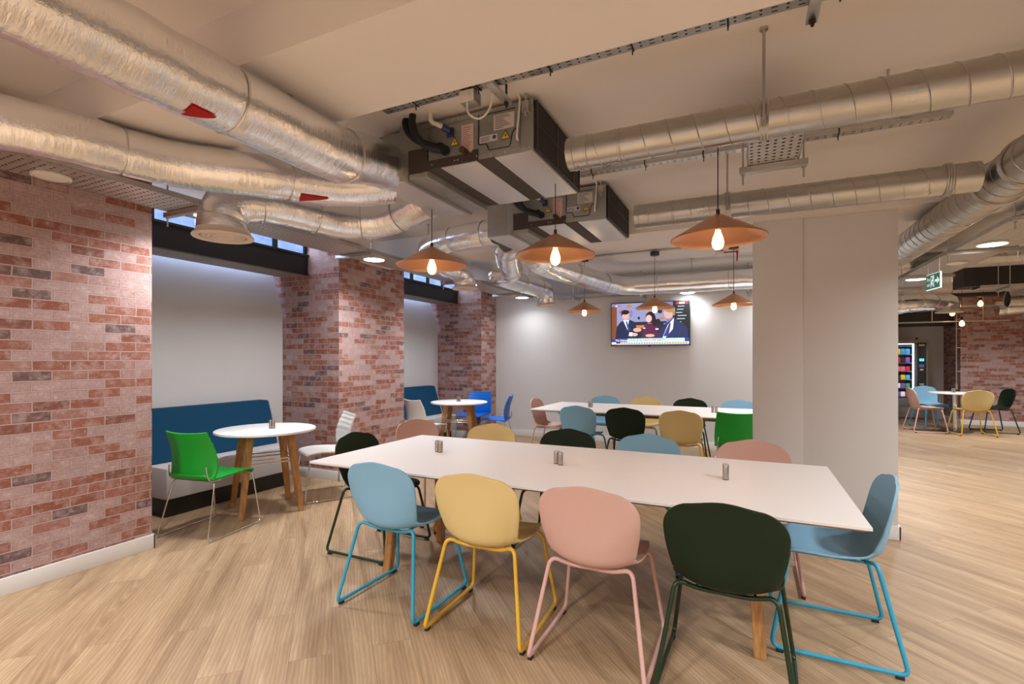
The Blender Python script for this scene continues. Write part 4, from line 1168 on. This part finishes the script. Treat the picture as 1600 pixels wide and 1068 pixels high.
for k, (px, py, d, l) in enumerate(((1488, 488, 10.0, 'left'), (1503, 504, 9.7, 'lowest'), (1532, 473, 9.6, 'right'))):
    rx = (px - 800) / 783; x = d * (rx * .9048 - .4258); y = d * (rx * .4258 + .9048); z = 1.384 + (560 - py) / 783 * d
    bulb_only(x, y, z, {'left': 'bare glowing bulb, leftmost over the far round table', 'lowest': 'bare glowing bulb hanging lowest over the far round table', 'right': 'bare glowing bulb, rightmost and highest over the far round table'}[l])

# ------------------------------------------------------------------ vending machine
t = thing('vending_machine', 'grey vending machine with lit glass front full of snacks', 'vending machine', (3.09, 13.62, 0))
M_vend = mat('vending_grey', (.19, .175, .16), .45, .3); M_vin = mat('vending_interior', (.25, .28, .32), .5)
b = MB()
X0, X1, Dp, Hv = -.47, .43, .82, 1.80
b.box((X0, .0, .10), (X1, Dp, .52), .006); b.box((X0, .0, 1.72), (X1, Dp, Hv), .006); b.box((X0, .0, .52), (X0 + .05, Dp, 1.72)); b.box((.20, .0, .52), (X1, Dp, 1.72), .004); b.box((X0, Dp - .04, .52), (.2, Dp, 1.72))
b.box((X0 + .05, .05, 0), (X1 - .05, Dp - .05, .10))
b.build('cabinet', M_vend, t)
b = MB(); b.box((X0 + .02, -.012, .33), (X1 - .01, .0, .345)); b.box((X0 + .08, -.015, .36), (.16, .0, .50), .004); b.build('delivery_flap', mat('vending_flap', (.14, .13, .12), .4), t)
b = MB()
for k in range(7): b.box((X0 + .05, .06, .54 + k * .185), (.20, .70, .552 + k * .185))
b.build('shelf_set', M_vin, t)
b = MB(); b.box((.165, .01, .54), (.19, .03, 1.70)); b.box((X0 + .06, .02, 1.695), (.19, .05, 1.715)); b.build('light_strip', emis('cool_strip', (.55, .75, 1), 3.5), t)
b = MB(); b.box((X0 + .05, .003, .53), (.20, .008, 1.715)); b.build('glass', M_glass, t)
b = MB(); b.box((.245, -.012, .60), (.40, .0, 1.73), .004); p = b.build('control_panel', M_blackmetal, t)
b = MB(); b.box((.28, -.015, 1.33), (.36, -.012, 1.385)); b.build('display', emis('blue_display', (.05, .55, .9), 1.6), p)
b = MB()
for r_ in range(3):
    for c_ in range(4): b.box((.278 + c_ * .022, -.015, 1.20 + r_ * .022), (.293 + c_ * .022, -.012, 1.215 + r_ * .022))
b.build('keypad', emis('keypad_blue', (.10, .14, .5), .7), p)
b = MB(); b.box((.29, -.016, 1.13), (.35, -.012, 1.16)); b.box((.28, -.016, .82), (.36, -.012, .845)); b.box((.27, -.016, 1.66), (.37, -.012, 1.69)); b.build('coin_slot', M_label, p)
b = MB(); b.box((.29, .3, Hv), (.34, .36, Hv + .05), .01); b.build('aerial_cap', M_blackmetal, t)
SN = [('yellow', (.75, .5, .03)), ('blue', (.06, .35, .65)), ('crimson', (.5, .02, .06)), ('dark', (.02, .02, .03)), ('pink', (.7, .15, .2)), ('white', (.75, .78, .8)), ('green', (.05, .25, .1)), ('violet', (.22, .08, .3))]
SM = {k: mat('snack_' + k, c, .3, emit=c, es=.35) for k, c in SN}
rowcol = [['green', 'violet', 'white', 'crimson'], ['dark', 'white', 'violet', 'green'], ['yellow', 'dark', 'yellow', 'blue'], ['violet', 'pink', 'pink', 'crimson'], ['crimson', 'crimson', 'dark', 'violet'], ['yellow', 'yellow', 'blue', 'blue']]
order = ['bottom', 'second', 'third', 'fourth', 'fifth', 'top']
for r_ in range(6):
    for c_ in range(4):
        x = 3.09 - .10 + c_ * .085 - .06; z = .5525 + r_ * .185; cl = rowcol[r_][c_]
        b = MB(); tall = .125 if r_ in (4, 5) else .105; w = .036
        b.loft([[Vector((sx * w * a, sy * .018 * q, zz)) for sx, sy in ((-1, -1), (1, -1), (1, 1), (-1, 1))] for zz, a, q in ((0, .95, .15), (.012, 1, .9), (tall * .5, 1, 1.15), (tall - .012, 1, .8), (tall, .95, .12))])
        o = b.build('snack_packet', SM[cl], smooth=60); o.location = (x, 13.70, z)
        tag(o, '%s snack packet on the %s shelf of the vending machine, number %s from the left' % (cl, order[r_], ['one', 'two', 'three', 'four'][c_]), 'snack packet', 'snacks in the vending machine')

# ------------------------------------------------------------------ lights
def area(name, loc, power, size=.22, col=(1, .95, .89), rot=(0, 0, 0), shape='DISK', spread=None):
    l = bpy.data.lights.new(name, 'AREA'); l.energy = power; l.size = size; l.shape = shape; l.color = col
    if spread: l.spread = spread
    o = bpy.data.objects.new(name, l); COL.objects.link(o); o.location = loc; o.rotation_euler = rot
    return o
CW = (.975, .988, 1)
# one area light just under each lit disc
for x, y, z in LIGHTS:
    area('disc_light', (x, y, z), 4 if y > 7.6 and x < 0 else (12 if y < 3 else 16), .2, CW, spread=R(145))
for x, y, p in ((-3.5, .3, 22), (-3.5, -1.7, 30), (-1.2, -.6, 50), (-1.2, -2.6, 50), (2.0, 3.9, 14), (.35, 7.85, 6), (.7, 6.3, 20), (2.0, 1.9, 30), (2.0, -.1, 38), (2.0, -2.0, 40),
             (4.6, 1.9, 26), (4.6, 4.2, 26), (4.6, 7.5, 28), (4.8, 11.3, 34), (6.5, 9.0, 26), (2.6, 11.2, 26)):
    area('unseen_light', (x, y, 2.40), p, .24, CW, spread=R(150))  # unseen lamps: rows assumed out of frame, plus fill added behind the pillar
for x, y, z in pend:
    l = bpy.data.lights.new('pendant_glow', 'POINT'); l.energy = 2.2; l.color = (1, .66, .36); l.shadow_soft_size = .03
    o = bpy.data.objects.new('pendant_glow', l); COL.objects.link(o); o.location = (x, y, z - .075)
w = bpy.data.worlds.new('world'); S.world = w; w.use_nodes = True
w.node_tree.nodes['Background'].inputs[0].default_value = (.55, .7, 1, 1); w.node_tree.nodes['Background'].inputs[1].default_value = .3

# ------------------------------------------------------------------ camera
cam = bpy.data.cameras.new('camera'); co = bpy.data.objects.new('camera', cam); COL.objects.link(co)
cam.sensor_width = 36; cam.lens = 783 / 1600 * 36; cam.shift_y = 26 / 1600; cam.clip_start = .02
co.location = (0, 0, 1.384); co.rotation_euler = (PI / 2, 0, R(25.2))
S.camera = co
vs = S.view_settings
vs.view_transform = 'Standard'; vs.look = 'None'; vs.gamma = 1; vs.use_curve_mapping = False; vs.exposure = 0.6
S.cycles.max_bounces = 10; S.cycles.diffuse_bounces = 6; S.cycles.transparent_max_bounces = 16
S.cycles.use_denoising = True
S.cycles.sample_clamp_indirect = 6
